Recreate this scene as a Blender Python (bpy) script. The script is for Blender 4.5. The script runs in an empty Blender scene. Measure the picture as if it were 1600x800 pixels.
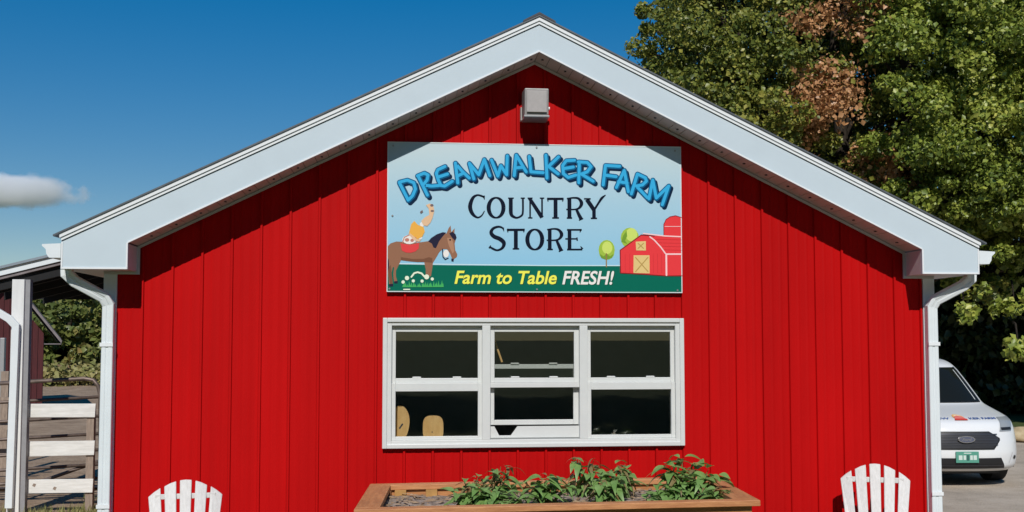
import bpy, math, random
import numpy as np
from mathutils import Vector, Matrix, noise as mnoise

random.seed(7)
rng = np.random.default_rng(11)
sc = bpy.context.scene
COL = sc.collection
R = math.radians

# ------------------------------------------------------------------ camera
CAM = np.array([-1.068, -8.865, 2.0])
F_PX, PPX, PPY = 1698.07, 2.41, 31.73
YAW, PITCH, ROLL = 0.10051, 0.05845, -0.00052
_f = np.array([math.sin(YAW)*math.cos(PITCH), math.cos(YAW)*math.cos(PITCH), math.sin(PITCH)])
_r = np.array([math.cos(YAW), -math.sin(YAW), 0.0])
_u = np.cross(_r, _f)
_R = math.cos(ROLL)*_r + math.sin(ROLL)*_u
_U = -math.sin(ROLL)*_r + math.cos(ROLL)*_u
def ray(u, v): return _R*(u-800-PPX)/F_PX - _U*(v-400-PPY)/F_PX + _f
def at(u, v, y):
    """point of the place seen at photo pixel (u,v) on the plane at depth y"""
    d = ray(u, v); p = CAM + d*(y-CAM[1])/d[1]; return Vector(p)
def atz(u, v, z):
    d = ray(u, v); p = CAM + d*(z-CAM[2])/d[2]; return Vector(p)

cd = bpy.data.cameras.new('camera'); cam = bpy.data.objects.new('camera', cd); COL.objects.link(cam)
cd.sensor_width = 36; cd.lens = F_PX*36/1600
cd.shift_x = -PPX/1600; cd.shift_y = PPY/1600
cd.clip_start = 0.05; cd.clip_end = 8000
M = Matrix(((_R[0], _U[0], -_f[0]), (_R[1], _U[1], -_f[1]), (_R[2], _U[2], -_f[2]))).to_4x4()
M.translation = Vector(CAM); cam.matrix_world = M
sc.camera = cam

# ------------------------------------------------------------------ sky, sun, exposure
SUN = Vector((-0.115, -1.0, 0.865)).normalized()
world = bpy.data.worlds.new('World'); sc.world = world; world.use_nodes = True
wn = world.node_tree.nodes; wl = world.node_tree.links; wn.clear()
sky = wn.new('ShaderNodeTexSky'); sky.sky_type = 'NISHITA'; sky.sun_disc = False
sky.sun_elevation = math.asin(SUN.z); sky.sun_rotation = math.atan2(SUN.x, SUN.y)
sky.altitude = 300; sky.air_density = 1.0; sky.dust_density = 0.0; sky.ozone_density = 3.0
hs = wn.new('ShaderNodeHueSaturation'); hs.inputs['Saturation'].default_value = 2.05; hs.inputs['Hue'].default_value = 0.506
gm = wn.new('ShaderNodeGamma'); gm.inputs['Gamma'].default_value = 0.60
bg = wn.new('ShaderNodeBackground'); bg.inputs['Strength'].default_value = 0.15
wo = wn.new('ShaderNodeOutputWorld')
wl.new(sky.outputs[0], gm.inputs['Color']); wl.new(gm.outputs[0], hs.inputs['Color']); wl.new(hs.outputs[0], bg.inputs['Color']); wl.new(bg.outputs[0], wo.inputs['Surface'])
sd = bpy.data.lights.new('sun', 'SUN'); sd.energy = 3.7; sd.angle = R(0.5); sd.color = (1.0, 0.965, 0.91)
so = bpy.data.objects.new('sun', sd); COL.objects.link(so); so.location = (-3, -20, 20)
so.rotation_euler = SUN.to_track_quat('Z', 'Y').to_euler()
sc.view_settings.view_transform = 'Standard'; sc.view_settings.look = 'None'
sc.view_settings.exposure = 0.0; sc.view_settings.gamma = 1.0
try: sc.view_settings.use_curve_mapping = False
except Exception: pass
sc.cycles.volume_bounces = 10; sc.cycles.max_bounces = 14; sc.cycles.transparent_max_bounces = 16
sc.cycles.use_denoising = True

# ------------------------------------------------------------------ materials
def srgb(r, g, b):
    f = lambda c: (c/255)/12.92 if c <= 10 else (((c/255)+0.055)/1.055)**2.4
    return (f(r), f(g), f(b), 1)
MATS = {}
def mat(name, color, rough=0.5, metal=0.0, spec=0.5, var=0.0, scale=8.0, color2=None, bump=0.0, bscale=40.0, stretch=None, detail=5.0):
    if name in MATS: return MATS[name]
    m = bpy.data.materials.new(name); m.use_nodes = True; n = m.node_tree.nodes; l = m.node_tree.links
    b = n['Principled BSDF']; c = tuple(color)[:3]+(1,)
    b.inputs['Base Color'].default_value = c; b.inputs['Roughness'].default_value = rough
    b.inputs['Metallic'].default_value = metal; b.inputs['Specular IOR Level'].default_value = spec
    tc = n.new('ShaderNodeTexCoord'); mp = n.new('ShaderNodeMapping'); l.new(tc.outputs['Object'], mp.inputs['Vector'])
    if stretch: mp.inputs['Scale'].default_value = stretch
    if var or color2:
        nz = n.new('ShaderNodeTexNoise'); nz.inputs['Scale'].default_value = scale; nz.inputs['Detail'].default_value = detail
        nz.inputs['Roughness'].default_value = 0.62
        l.new(mp.outputs[0], nz.inputs['Vector'])
        rp = n.new('ShaderNodeValToRGB'); rp.color_ramp.elements[0].position = 0.32; rp.color_ramp.elements[1].position = 0.68
        if color2: ca, cb = c, tuple(color2)[:3]+(1,)
        else:
            ca = tuple(max(0, x*(1-var)) for x in c[:3])+(1,); cb = tuple(min(1, x*(1+var)) for x in c[:3])+(1,)
        rp.color_ramp.elements[0].color = ca; rp.color_ramp.elements[1].color = cb
        l.new(nz.outputs['Fac'], rp.inputs['Fac']); l.new(rp.outputs[0], b.inputs['Base Color'])
    if bump:
        n2 = n.new('ShaderNodeTexNoise'); n2.inputs['Scale'].default_value = bscale; n2.inputs['Detail'].default_value = 4
        l.new(mp.outputs[0], n2.inputs['Vector'])
        bp = n.new('ShaderNodeBump'); bp.inputs['Strength'].default_value = bump; bp.inputs['Distance'].default_value = 0.02
        l.new(n2.outputs['Fac'], bp.inputs['Height']); l.new(bp.outputs[0], b.inputs['Normal'])
    MATS[name] = m; return m

RED = mat('red_metal', (0.475, 0.0035, 0.004), 0.55, spec=0.08, var=0.09, scale=1.3, bump=0.06, bscale=2.2, stretch=(1, 1, .35))
def vary_red():
    n = RED.node_tree.nodes; l = RED.node_tree.links; b = n['Principled BSDF']; src = b.inputs['Base Color'].links[0].from_socket
    oi = n.new('ShaderNodeObjectInfo'); tc = n.new('ShaderNodeTexCoord'); mp = n.new('ShaderNodeMapping'); mp.inputs['Scale'].default_value = (26, 26, .35)
    l.new(tc.outputs['Object'], mp.inputs['Vector']); nz = n.new('ShaderNodeTexNoise'); nz.inputs['Scale'].default_value = 1.0; nz.inputs['Detail'].default_value = 4; l.new(mp.outputs[0], nz.inputs['Vector'])
    a = n.new('ShaderNodeMath'); a.operation = 'MULTIPLY_ADD'; a.inputs[1].default_value = .10; a.inputs[2].default_value = .86; l.new(oi.outputs['Random'], a.inputs[0])
    c = n.new('ShaderNodeMath'); c.operation = 'MULTIPLY_ADD'; c.inputs[1].default_value = .20; l.new(nz.outputs['Fac'], c.inputs[0]); l.new(a.outputs[0], c.inputs[2])
    m = n.new('ShaderNodeVectorMath'); m.operation = 'SCALE'; l.new(src, m.inputs[0]); l.new(c.outputs[0], m.inputs['Scale']); l.new(m.outputs[0], b.inputs['Base Color'])
vary_red()
WHITE = mat('white_aluminium', (0.565, 0.65, 0.70), 0.38, spec=0.4, var=0.025, scale=3, bump=0.03, bscale=6)
TRIM = mat('white_trim', (0.74, 0.785, 0.80), 0.38, spec=0.4, var=0.03, scale=4)
LIP = mat('white_lip', (0.80, 0.82, 0.83), 0.35, spec=0.5)  # light on the lip edges put into the colour: whiter than the fascia
SOFF = mat('soffit_white', (0.60, 0.56, 0.55), 0.5, var=0.03)
VINYL = mat('window_vinyl', (0.655, 0.665, 0.645), 0.4, var=0.03, scale=6)
ROOF = mat('dark_roof', (0.045, 0.05, 0.06), 0.6, var=0.2, scale=20)
DARKIN = mat('interior_dark', (0.74, 0.74, 0.72), 0.8, var=0.1, scale=1.5)
CEDAR = mat('cedar', (0.36, 0.14, 0.045), 0.65, color2=(0.52, 0.23, 0.08), scale=5, stretch=(1.2, 9, 9), bump=0.15, bscale=30)
CEDAR2 = mat('cedar_rim', (0.40, 0.15, 0.055), 0.6, color2=(0.62, 0.285, 0.115), scale=5, stretch=(1.2, 9, 9), bump=0.15, bscale=30)
CEDAR_END = mat('cedar_end', (0.36, 0.145, 0.055), 0.65, color2=(0.54, 0.24, 0.095), scale=5, stretch=(9, 1.2, 9), bump=0.15, bscale=30)
OLDWHITE = mat('weathered_white', (0.66, 0.65, 0.61), 0.7, color2=(0.84, 0.83, 0.79), scale=5, detail=9, stretch=(1, 6, 9), bump=0.15)
CHAIRM = mat('chair_paint', (0.60, 0.575, 0.55), 0.6, color2=(0.72, 0.695, 0.67), scale=9, detail=8, bump=0.12, bscale=30, stretch=(7, 7, .8))
PINE = mat('pale_pine', (0.72, 0.40, 0.13), 0.7, color2=(0.92, 0.60, 0.26), scale=14, detail=4, stretch=(1, 1, .25))
PIPE = mat('gate_pipe', (0.16, 0.12, 0.10), 0.5, metal=0.4, var=0.3, scale=12)
POSTWOOD = mat('post_wood', (0.30, 0.23, 0.18), 0.8, var=0.25, scale=10, stretch=(6, 6, 1), bump=0.2)
BARN = mat('barn_red', (0.07, 0.010, 0.012), 0.8, var=0.25, scale=6, stretch=(8, 8, .6))  # darkened to carry the shade lying on the far barn
BARNTRIM = mat('barn_trim', (0.22, 0.19, 0.19), 0.8, var=0.2)
BARK = mat('bark', (0.04, 0.032, 0.025), 0.95, spec=.05, var=0.4, scale=6, stretch=(6, 6, 1), bump=0.5, bscale=14)
SOIL = mat('soil', (0.11, 0.08, 0.06), 0.95, color2=(0.42, 0.34, 0.28), scale=26, detail=8, bump=0.6, bscale=60)
STEEL = mat('steel', (0.45, 0.45, 0.45), 0.35, metal=0.8)
SHED_SHADE = mat('shed_shade_black', (.012, .012, .013), .9, var=.2)  # shade under the shed roof put into the colour of its timbers
LAMPM = mat('lamp_grey', (0.33, 0.31, 0.30), 0.45, metal=0.2, var=0.08, scale=20)

def glass_mat(name, tint, rough=0.0, refl=1.0):
    m = bpy.data.materials.new(name); m.use_nodes = True; n = m.node_tree.nodes; l = m.node_tree.links; n.clear()
    o = n.new('ShaderNodeOutputMaterial'); mx = n.new('ShaderNodeMixShader'); t = n.new('ShaderNodeBsdfTransparent')
    g = n.new('ShaderNodeBsdfGlossy'); fr = n.new('ShaderNodeFresnel'); fr.inputs['IOR'].default_value = 1.45
    mu = n.new('ShaderNodeMath'); mu.operation = 'MULTIPLY'; mu.inputs[1].default_value = refl
    t.inputs['Color'].default_value = tuple(tint)+(1,); g.inputs['Roughness'].default_value = rough
    l.new(fr.outputs[0], mu.inputs[0]); l.new(mu.outputs[0], mx.inputs[0]); l.new(t.outputs[0], mx.inputs[1]); l.new(g.outputs[0], mx.inputs[2]); l.new(mx.outputs[0], o.inputs[0])
    return m
GLASS = glass_mat('window_glass', (0.93, 0.945, 0.935), 0.0, 1.7)
SCREEN = glass_mat('window_screen_glass', (0.55, 0.56, 0.54), 0.05)

def leaf_mat(name, cols, scale=0.5, trans=0.22):
    m = bpy.data.materials.new(name); m.use_nodes = True; n = m.node_tree.nodes; l = m.node_tree.links
    b = n['Principled BSDF']; o = n['Material Output']
    ge = n.new('ShaderNodeNewGeometry'); tc = n.new('ShaderNodeTexCoord')
    nz = n.new('ShaderNodeTexNoise'); nz.inputs['Scale'].default_value = scale; nz.inputs['Detail'].default_value = 2
    l.new(tc.outputs['Object'], nz.inputs['Vector'])
    ad = n.new('ShaderNodeMath'); ad.operation = 'MULTIPLY_ADD'; ad.inputs[1].default_value = 0.55
    sb = n.new('ShaderNodeMath'); sb.operation = 'MULTIPLY_ADD'; sb.inputs[1].default_value = 1.3; sb.inputs[2].default_value = -0.43
    l.new(nz.outputs['Fac'], sb.inputs[0]); l.new(ge.outputs['Random Per Island'], ad.inputs[0]); l.new(sb.outputs[0], ad.inputs[2])
    rp = n.new('ShaderNodeValToRGB'); e = rp.color_ramp.elements
    while len(e) < len(cols): e.new(0.5)
    for i, c in enumerate(cols): e[i].position = i/(len(cols)-1); e[i].color = tuple(c)+(1,)
    l.new(ad.outputs[0], rp.inputs['Fac']); l.new(rp.outputs[0], b.inputs['Base Color'])
    b.inputs['Roughness'].default_value = 0.42; b.inputs['Specular IOR Level'].default_value = 0.4
    tr = n.new('ShaderNodeBsdfTranslucent'); l.new(rp.outputs[0], tr.inputs['Color'])
    mx = n.new('ShaderNodeMixShader'); mx.inputs[0].default_value = trans
    l.new(b.outputs[0], mx.inputs[1]); l.new(tr.outputs[0], mx.inputs[2]); l.new(mx.outputs[0], o.inputs['Surface'])
    return m
LEAF = leaf_mat('leaf_green', [(0.046, 0.07, 0.016), (0.115, 0.15, 0.025), (0.255, 0.265, 0.043), (0.54, 0.45, 0.10)])
LEAF2 = leaf_mat('leaf_bright', [(0.065, 0.10, 0.016), (0.155, 0.21, 0.03), (0.31, 0.355, 0.052), (0.60, 0.58, 0.14)])
RUST = leaf_mat('leaf_rust', [(0.26, 0.12, 0.045), (0.46, 0.225, 0.09), (0.62, 0.33, 0.15), (0.56, 0.42, 0.16)], 0.9)
FARLEAF = leaf_mat('leaf_far', [(0.07, 0.105, 0.03), (0.14, 0.175, 0.042), (0.22, 0.23, 0.06), (0.36, 0.24, 0.08)], 0.25)
DARKLEAF = leaf_mat('leaf_shade', [(0.02, 0.035, 0.01), (0.035, 0.055, 0.015), (0.055, 0.075, 0.02)], 0.3, 0.2)  # wood shade put into the leaf colour, darker than the front trees
CROP = leaf_mat('crop_leaf', [(0.06, 0.14, 0.035), (0.17, 0.31, 0.08), (0.36, 0.52, 0.18), (0.62, 0.66, 0.34)], 9.0, 0.25)

# ------------------------------------------------------------------ mesh helpers
class MB:
    def __init__(s): s.v = []; s.f = []
    def add(s, vs, fs):
        o = len(s.v); s.v += [tuple(p) for p in vs]; s.f += [tuple(i+o for i in q) for q in fs]; return s
    def box(s, x0, x1, y0, y1, z0, z1):
        return s.add([(x0,y0,z0),(x1,y0,z0),(x1,y1,z0),(x0,y1,z0),(x0,y0,z1),(x1,y0,z1),(x1,y1,z1),(x0,y1,z1)],
                     [(0,3,2,1),(4,5,6,7),(0,1,5,4),(1,2,6,5),(2,3,7,6),(3,0,4,7)])
    def prism_y(s, poly, y0, y1):       # polygon in x,z, extruded along y
        n = len(poly)
        vs = [(x, y0, z) for x, z in poly]+[(x, y1, z) for x, z in poly]
        return s.add(vs, [tuple(range(n))[::-1], tuple(range(n, 2*n))]+[(i, (i+1) % n, n+(i+1) % n, n+i) for i in range(n)])
    def prism_x(s, poly, x0, x1):       # polygon in y,z
        n = len(poly)
        vs = [(x0, y, z) for y, z in poly]+[(x1, y, z) for y, z in poly]
        return s.add(vs, [tuple(range(n))[::-1], tuple(range(n, 2*n))]+[(i, (i+1) % n, n+(i+1) % n, n+i) for i in range(n)])
    def prism_z(s, poly, z0, z1):
        n = len(poly)
        vs = [(x, y, z0) for x, y in poly]+[(x, y, z1) for x, y in poly]
        return s.add(vs, [tuple(range(n))[::-1], tuple(range(n, 2*n))]+[(i, (i+1) % n, n+(i+1) % n, n+i) for i in range(n)])
    def sweep(s, path, prof, ref=(0, 1, 0)):   # rigid profile (a,b) swept along a path; b runs along ref
        path = [Vector(p) for p in path]; ref = Vector(ref); n = len(prof); vs = []
        for i, p in enumerate(path):
            a = (path[i]-path[i-1]).normalized() if i else None
            b = (path[i+1]-path[i]).normalized() if i < len(path)-1 else None
            t = ((a or b)+(b or a)).normalized()
            k = 1.0 if not (a and b) else 1/max(0.5, t.dot(a))
            sx = t.cross(ref).normalized(); sy = sx.cross(t).normalized()
            vs += [p+sx*(q[0]*k)+sy*q[1] for q in prof]
        fs = [tuple(range(n))[::-1], tuple(range((len(path)-1)*n, len(path)*n))]
        for i in range(len(path)-1):
            for j in range(n): fs.append((i*n+j, i*n+(j+1) % n, (i+1)*n+(j+1) % n, (i+1)*n+j))
        return s.add(vs, fs)
    def tube(s, path, rad, n=8):
        path = [Vector(p) for p in path]; m = len(path); vs = []
        rad = rad if isinstance(rad, (list, tuple)) else [rad]*m
        for i, p in enumerate(path):
            t = (path[min(i+1, m-1)]-path[max(i-1, 0)]).normalized()
            ref = Vector((0, 0, 1)) if abs(t.z) < 0.9 else Vector((1, 0, 0))
            a = t.cross(ref).normalized(); b = t.cross(a).normalized()
            vs += [p+(a*math.cos(2*math.pi*k/n)+b*math.sin(2*math.pi*k/n))*rad[i] for k in range(n)]
        fs = [tuple(range(n)), tuple(range((m-1)*n, m*n))[::-1]]
        for i in range(m-1):
            for j in range(n): fs.append((i*n+j, (i+1)*n+j, (i+1)*n+(j+1) % n, i*n+(j+1) % n))
        return s.add(vs, fs)
    def mesh(s, name):
        me = bpy.data.meshes.new(name); me.from_pydata(s.v, [], s.f); me.validate(); me.update(); return me
    def build(s, name, m, parent=None, smooth=False, bevel=0.0):
        me = s.mesh(name); me.materials.append(m)
        fix_normals(me)
        if smooth: me.shade_smooth()
        o = bpy.data.objects.new(name, me); COL.objects.link(o); o.parent = parent
        if bevel:
            bv = o.modifiers.new('bevel', 'BEVEL'); bv.width = bevel; bv.segments = 2; bv.limit_method = 'ANGLE'
        return o
import bmesh
def fix_normals(me):
    bm = bmesh.new(); bm.from_mesh(me); bmesh.ops.recalc_face_normals(bm, faces=bm.faces); bm.to_mesh(me); bm.free()
def tag(o, label=None, cat=None, group=None, kind=None):
    for k, v in (('label', label), ('category', cat), ('group', group), ('kind', kind)):
        if v: o[k] = v
    return o
def empty(name, loc=(0, 0, 0), rz=0.0):
    o = bpy.data.objects.new(name, None); COL.objects.link(o); o.location = loc; o.rotation_euler = (0, 0, rz); o.empty_display_size = 0.2
    return o
def link_copy(me, name, parent, loc=(0, 0, 0), rot=(0, 0, 0), scale=(1, 1, 1)):
    o = bpy.data.objects.new(name, me); COL.objects.link(o); o.parent = parent; o.location = loc; o.rotation_euler = rot; o.scale = scale; return o

# ================================================================== GROUND
def ground_mat(name, cols, scale, bump, fine=60):
    m = bpy.data.materials.new(name); m.use_nodes = True; n = m.node_tree.nodes; l = m.node_tree.links; b = n['Principled BSDF']
    tc = n.new('ShaderNodeTexCoord'); a = n.new('ShaderNodeTexNoise'); a.inputs['Scale'].default_value = scale; a.inputs['Detail'].default_value = 9; a.inputs['Roughness'].default_value = .7
    l.new(tc.outputs['Object'], a.inputs['Vector']); rp = n.new('ShaderNodeValToRGB'); e = rp.color_ramp.elements
    while len(e) < len(cols): e.new(.5)
    for i, c in enumerate(cols): e[i].position = .3+.4*i/(len(cols)-1); e[i].color = tuple(c)+(1,)
    l.new(a.outputs['Fac'], rp.inputs['Fac']); l.new(rp.outputs[0], b.inputs['Base Color']); b.inputs['Roughness'].default_value = .95; b.inputs['Specular IOR Level'].default_value = .2
    f = n.new('ShaderNodeTexNoise'); f.inputs['Scale'].default_value = fine; f.inputs['Detail'].default_value = 5; l.new(tc.outputs['Object'], f.inputs['Vector'])
    bp = n.new('ShaderNodeBump'); bp.inputs['Strength'].default_value = bump; bp.inputs['Distance'].default_value = .05
    l.new(f.outputs['Fac'], bp.inputs['Height']); l.new(bp.outputs[0], b.inputs['Normal'])
    return m
G_GRASS = ground_mat('ground_grass', [(.045, .07, .02), (.075, .10, .03), (.15, .14, .055)], .8, .6, 25)
G_GRAVEL = ground_mat('ground_gravel', [(.34, .285, .225), (.46, .385, .305), (.56, .48, .39)], 1.4, .5, 45)
G_DIRT = ground_mat('ground_dirt', [(.20, .135, .085), (.32, .225, .15), (.44, .325, .225)], 1.8, .8, 18)
tag(MB().add([(-3000, -3000, 0), (3000, -3000, 0), (3000, 3000, 0), (-3000, 3000, 0)], [(0, 1, 2, 3)]).build('ground', G_GRASS), kind='structure')
tag(MB().add([(4.3, -14, .004), (30, -14, .004), (30, 4, .004), (22, 14.6, .004), (3.4, 15.2, .004), (3.4, .2, .004)], [(0, 1, 2, 3, 4, 5)]).build('gravel_yard', G_GRAVEL), kind='structure')
tag(MB().add([(-30, .5, .005), (-3.45, .5, .005), (-3.45, 43, .005), (-40, 43, .005)], [(0, 1, 2, 3)]).build('dirt_paddock', G_DIRT), kind='structure')

# ================================================================== STORE
store = tag(empty('farm_store'), 'red metal-sided farm store with white gable trim and a triple window', 'store')
XW = 3.33
ZA_LO, X_IN, Z_IN = 4.306, 3.170, 2.742          # lower edge of the rake fascia
ZA_HI, X_OUT, Z_HI, Z_BOX = 4.526, 3.661, 2.750, 2.5405
WX0, WX1, WZ0, WZ1 = -1.236, 1.239, 1.131, 2.178   # window casing
def soff_z(x): return ZA_LO-(ZA_LO-Z_IN)/X_IN*abs(x)
def wall_top(x): return soff_z(x)-0.004 if abs(x) < X_IN else Z_BOX-0.004
# carcass: walls behind the siding, floor and ceiling of the room
c = MB()
OX0, OX1, OZ0, OZ1 = -1.20, 1.20, 1.165, 2.145
c.prism_y([(-3.30, 0), (OX0, 0), (OX0, soff_z(OX0)-.05), (-3.165, Z_IN-.05), (-3.165, Z_BOX-.05), (-3.30, Z_BOX-.05)], .03, .13)
c.prism_y([(3.30, 0), (OX1, 0), (OX1, soff_z(OX1)-.05), (3.165, Z_IN-.05), (3.165, Z_BOX-.05), (3.30, Z_BOX-.05)], .03, .13)
c.box(OX0, OX1, .03, .13, 0, OZ0)
c.prism_y([(OX0, OZ1), (OX1, OZ1), (OX1, soff_z(OX1)-.05), (0, ZA_LO-.05), (OX0, soff_z(OX0)-.05)], .03, .13)
c.box(-3.30, -3.20, .13, 7.0, 0, 2.5); c.box(3.20, 3.30, .13, 7.0, 0, 2.5); c.box(-3.2, 3.2, 6.9, 7.0, 0, 2.5)
c.build('inner_wall', DARKIN, store)
c = MB()
c.prism_y([(-3.30, .03), (OX0, .03), (OX0, soff_z(OX0)-.03), (-3.165, Z_IN-.03), (-3.165, Z_BOX-.03), (-3.30, Z_BOX-.03)], .014, .029)
c.prism_y([(3.30, .03), (OX1, .03), (OX1, soff_z(OX1)-.03), (3.165, Z_IN-.03), (3.165, Z_BOX-.03), (3.30, Z_BOX-.03)], .014, .029)
c.box(OX0, OX1, .014, .029, .03, OZ0)
c.prism_y([(OX0, OZ1), (OX1, OZ1), (OX1, soff_z(OX1)-.03), (0, ZA_LO-.03), (OX0, soff_z(OX0)-.03)], .014, .029)
c.build('sheathing', BARN, store)
MB().box(-3.2, 3.2, .13, 6.9, .01, .06).build('room_floor', DARKIN, store)
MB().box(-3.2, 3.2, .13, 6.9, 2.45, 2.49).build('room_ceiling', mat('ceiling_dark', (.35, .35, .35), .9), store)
MB().prism_y([(-3.3, 2.5), (3.3, 2.5), (0, 4.2)], 6.9, 7.0).build('rear_gable', BARN, store)

# siding: ribbed sheet, one panel per rib pitch
PITCH_R = 0.23; X0 = -3.130
def prof(xl):  # y offset of the sheet at a distance xl from the rib centre
    a = abs(xl)
    if a < .008: return -.018
    if a < .0125: return -.018+.018*(a-.008)/.0045
    for mcen in (.0767, .1533):
        b = abs(xl-mcen)
        if b < .012: return -.0028*(1-(b/.012)**2)
    return 0.0
OFFS = [-.0125, -.008, .008, .0125, .0607, .0687, .0767, .0847, .0947, .1373, .1453, .1533, .1613, .1713]
xs_all = set([-XW, XW])
for k in range(-1, 29):
    for o in OFFS:
        x = X0+PITCH_R*k+o
        if -XW < x < XW: xs_all.add(round(x, 4))
def sheet(xa, xb, z0f, z1f):
    xs = sorted([xa, xb]+[x for x in xs_all if xa+1e-4 < x < xb-1e-4]+([0.0] if xa < 0 < xb else [])+[s*X_IN+e for s in (-1, 1) for e in (-.0005, .0005) if xa < s*X_IN+e < xb])
    m = MB(); vs = []; fs = []
    for x in xs:
        k = round((x-X0-PITCH_R*.33)/PITCH_R); y = prof(x-(X0+PITCH_R*k))
        vs += [(x, y, z0f(x)), (x, y, z1f(x))]
    for i in range(len(xs)-1): fs.append((2*i, 2*i+2, 2*i+3, 2*i+1))
    m.add(vs, fs)
    return m
def panel_build(m):
    me = m.mesh('siding_panel'); me.materials.append(RED)
    o = bpy.data.objects.new('siding_panel', me); COL.objects.link(o); o.parent = store
    sm = o.modifiers.new('thick', 'SOLIDIFY'); sm.thickness = .004; sm.offset = -1
edges = [-XW]+[X0+PITCH_R*k-.0155 for k in range(0, 29) if X0+PITCH_R*k-.0155 < XW-.05]+[XW]
for xa, xb in zip(edges[:-1], edges[1:]):
    xb2 = xb-.0004
    cuts = [xa]+[q for q in (OX0, OX1) if xa < q < xb2]+[xb2]
    for a, b in zip(cuts[:-1], cuts[1:]):
        if b-a < .004: continue
        if OX0-1e-6 <= a and b <= OX1+1e-6:
            panel_build(sheet(a, b, lambda x: 0.03, lambda x: OZ0)); panel_build(sheet(a, b, lambda x: OZ1, wall_top))
        else: panel_build(sheet(a, b, lambda x: 0.03, wall_top))
for s in (-1, 1):
    m = MB(); vs = []; n = 31*4
    for i in range(n+1):
        y = 7.0*i/n; vs += [(s*(3.305+(.02 if i % 4 == 0 else 0)), y, .03), (s*(3.305+(.02 if i % 4 == 0 else 0)), y, 2.53)]
    m.add(vs, [(2*i, 2*i+2, 2*i+3, 2*i+1) for i in range(n)]).build('side_siding', RED, store)
    m = MB(); m.box(min(s*3.325, s*3.425), max(s*3.325, s*3.425), -.026, -.002, .02, 2.536); m.box(min(s*3.407, s*3.425), max(s*3.407, s*3.425), -.002, .08, .02, 2.536)
    m.build('corner_trim', TRIM, store, bevel=.003)

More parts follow.
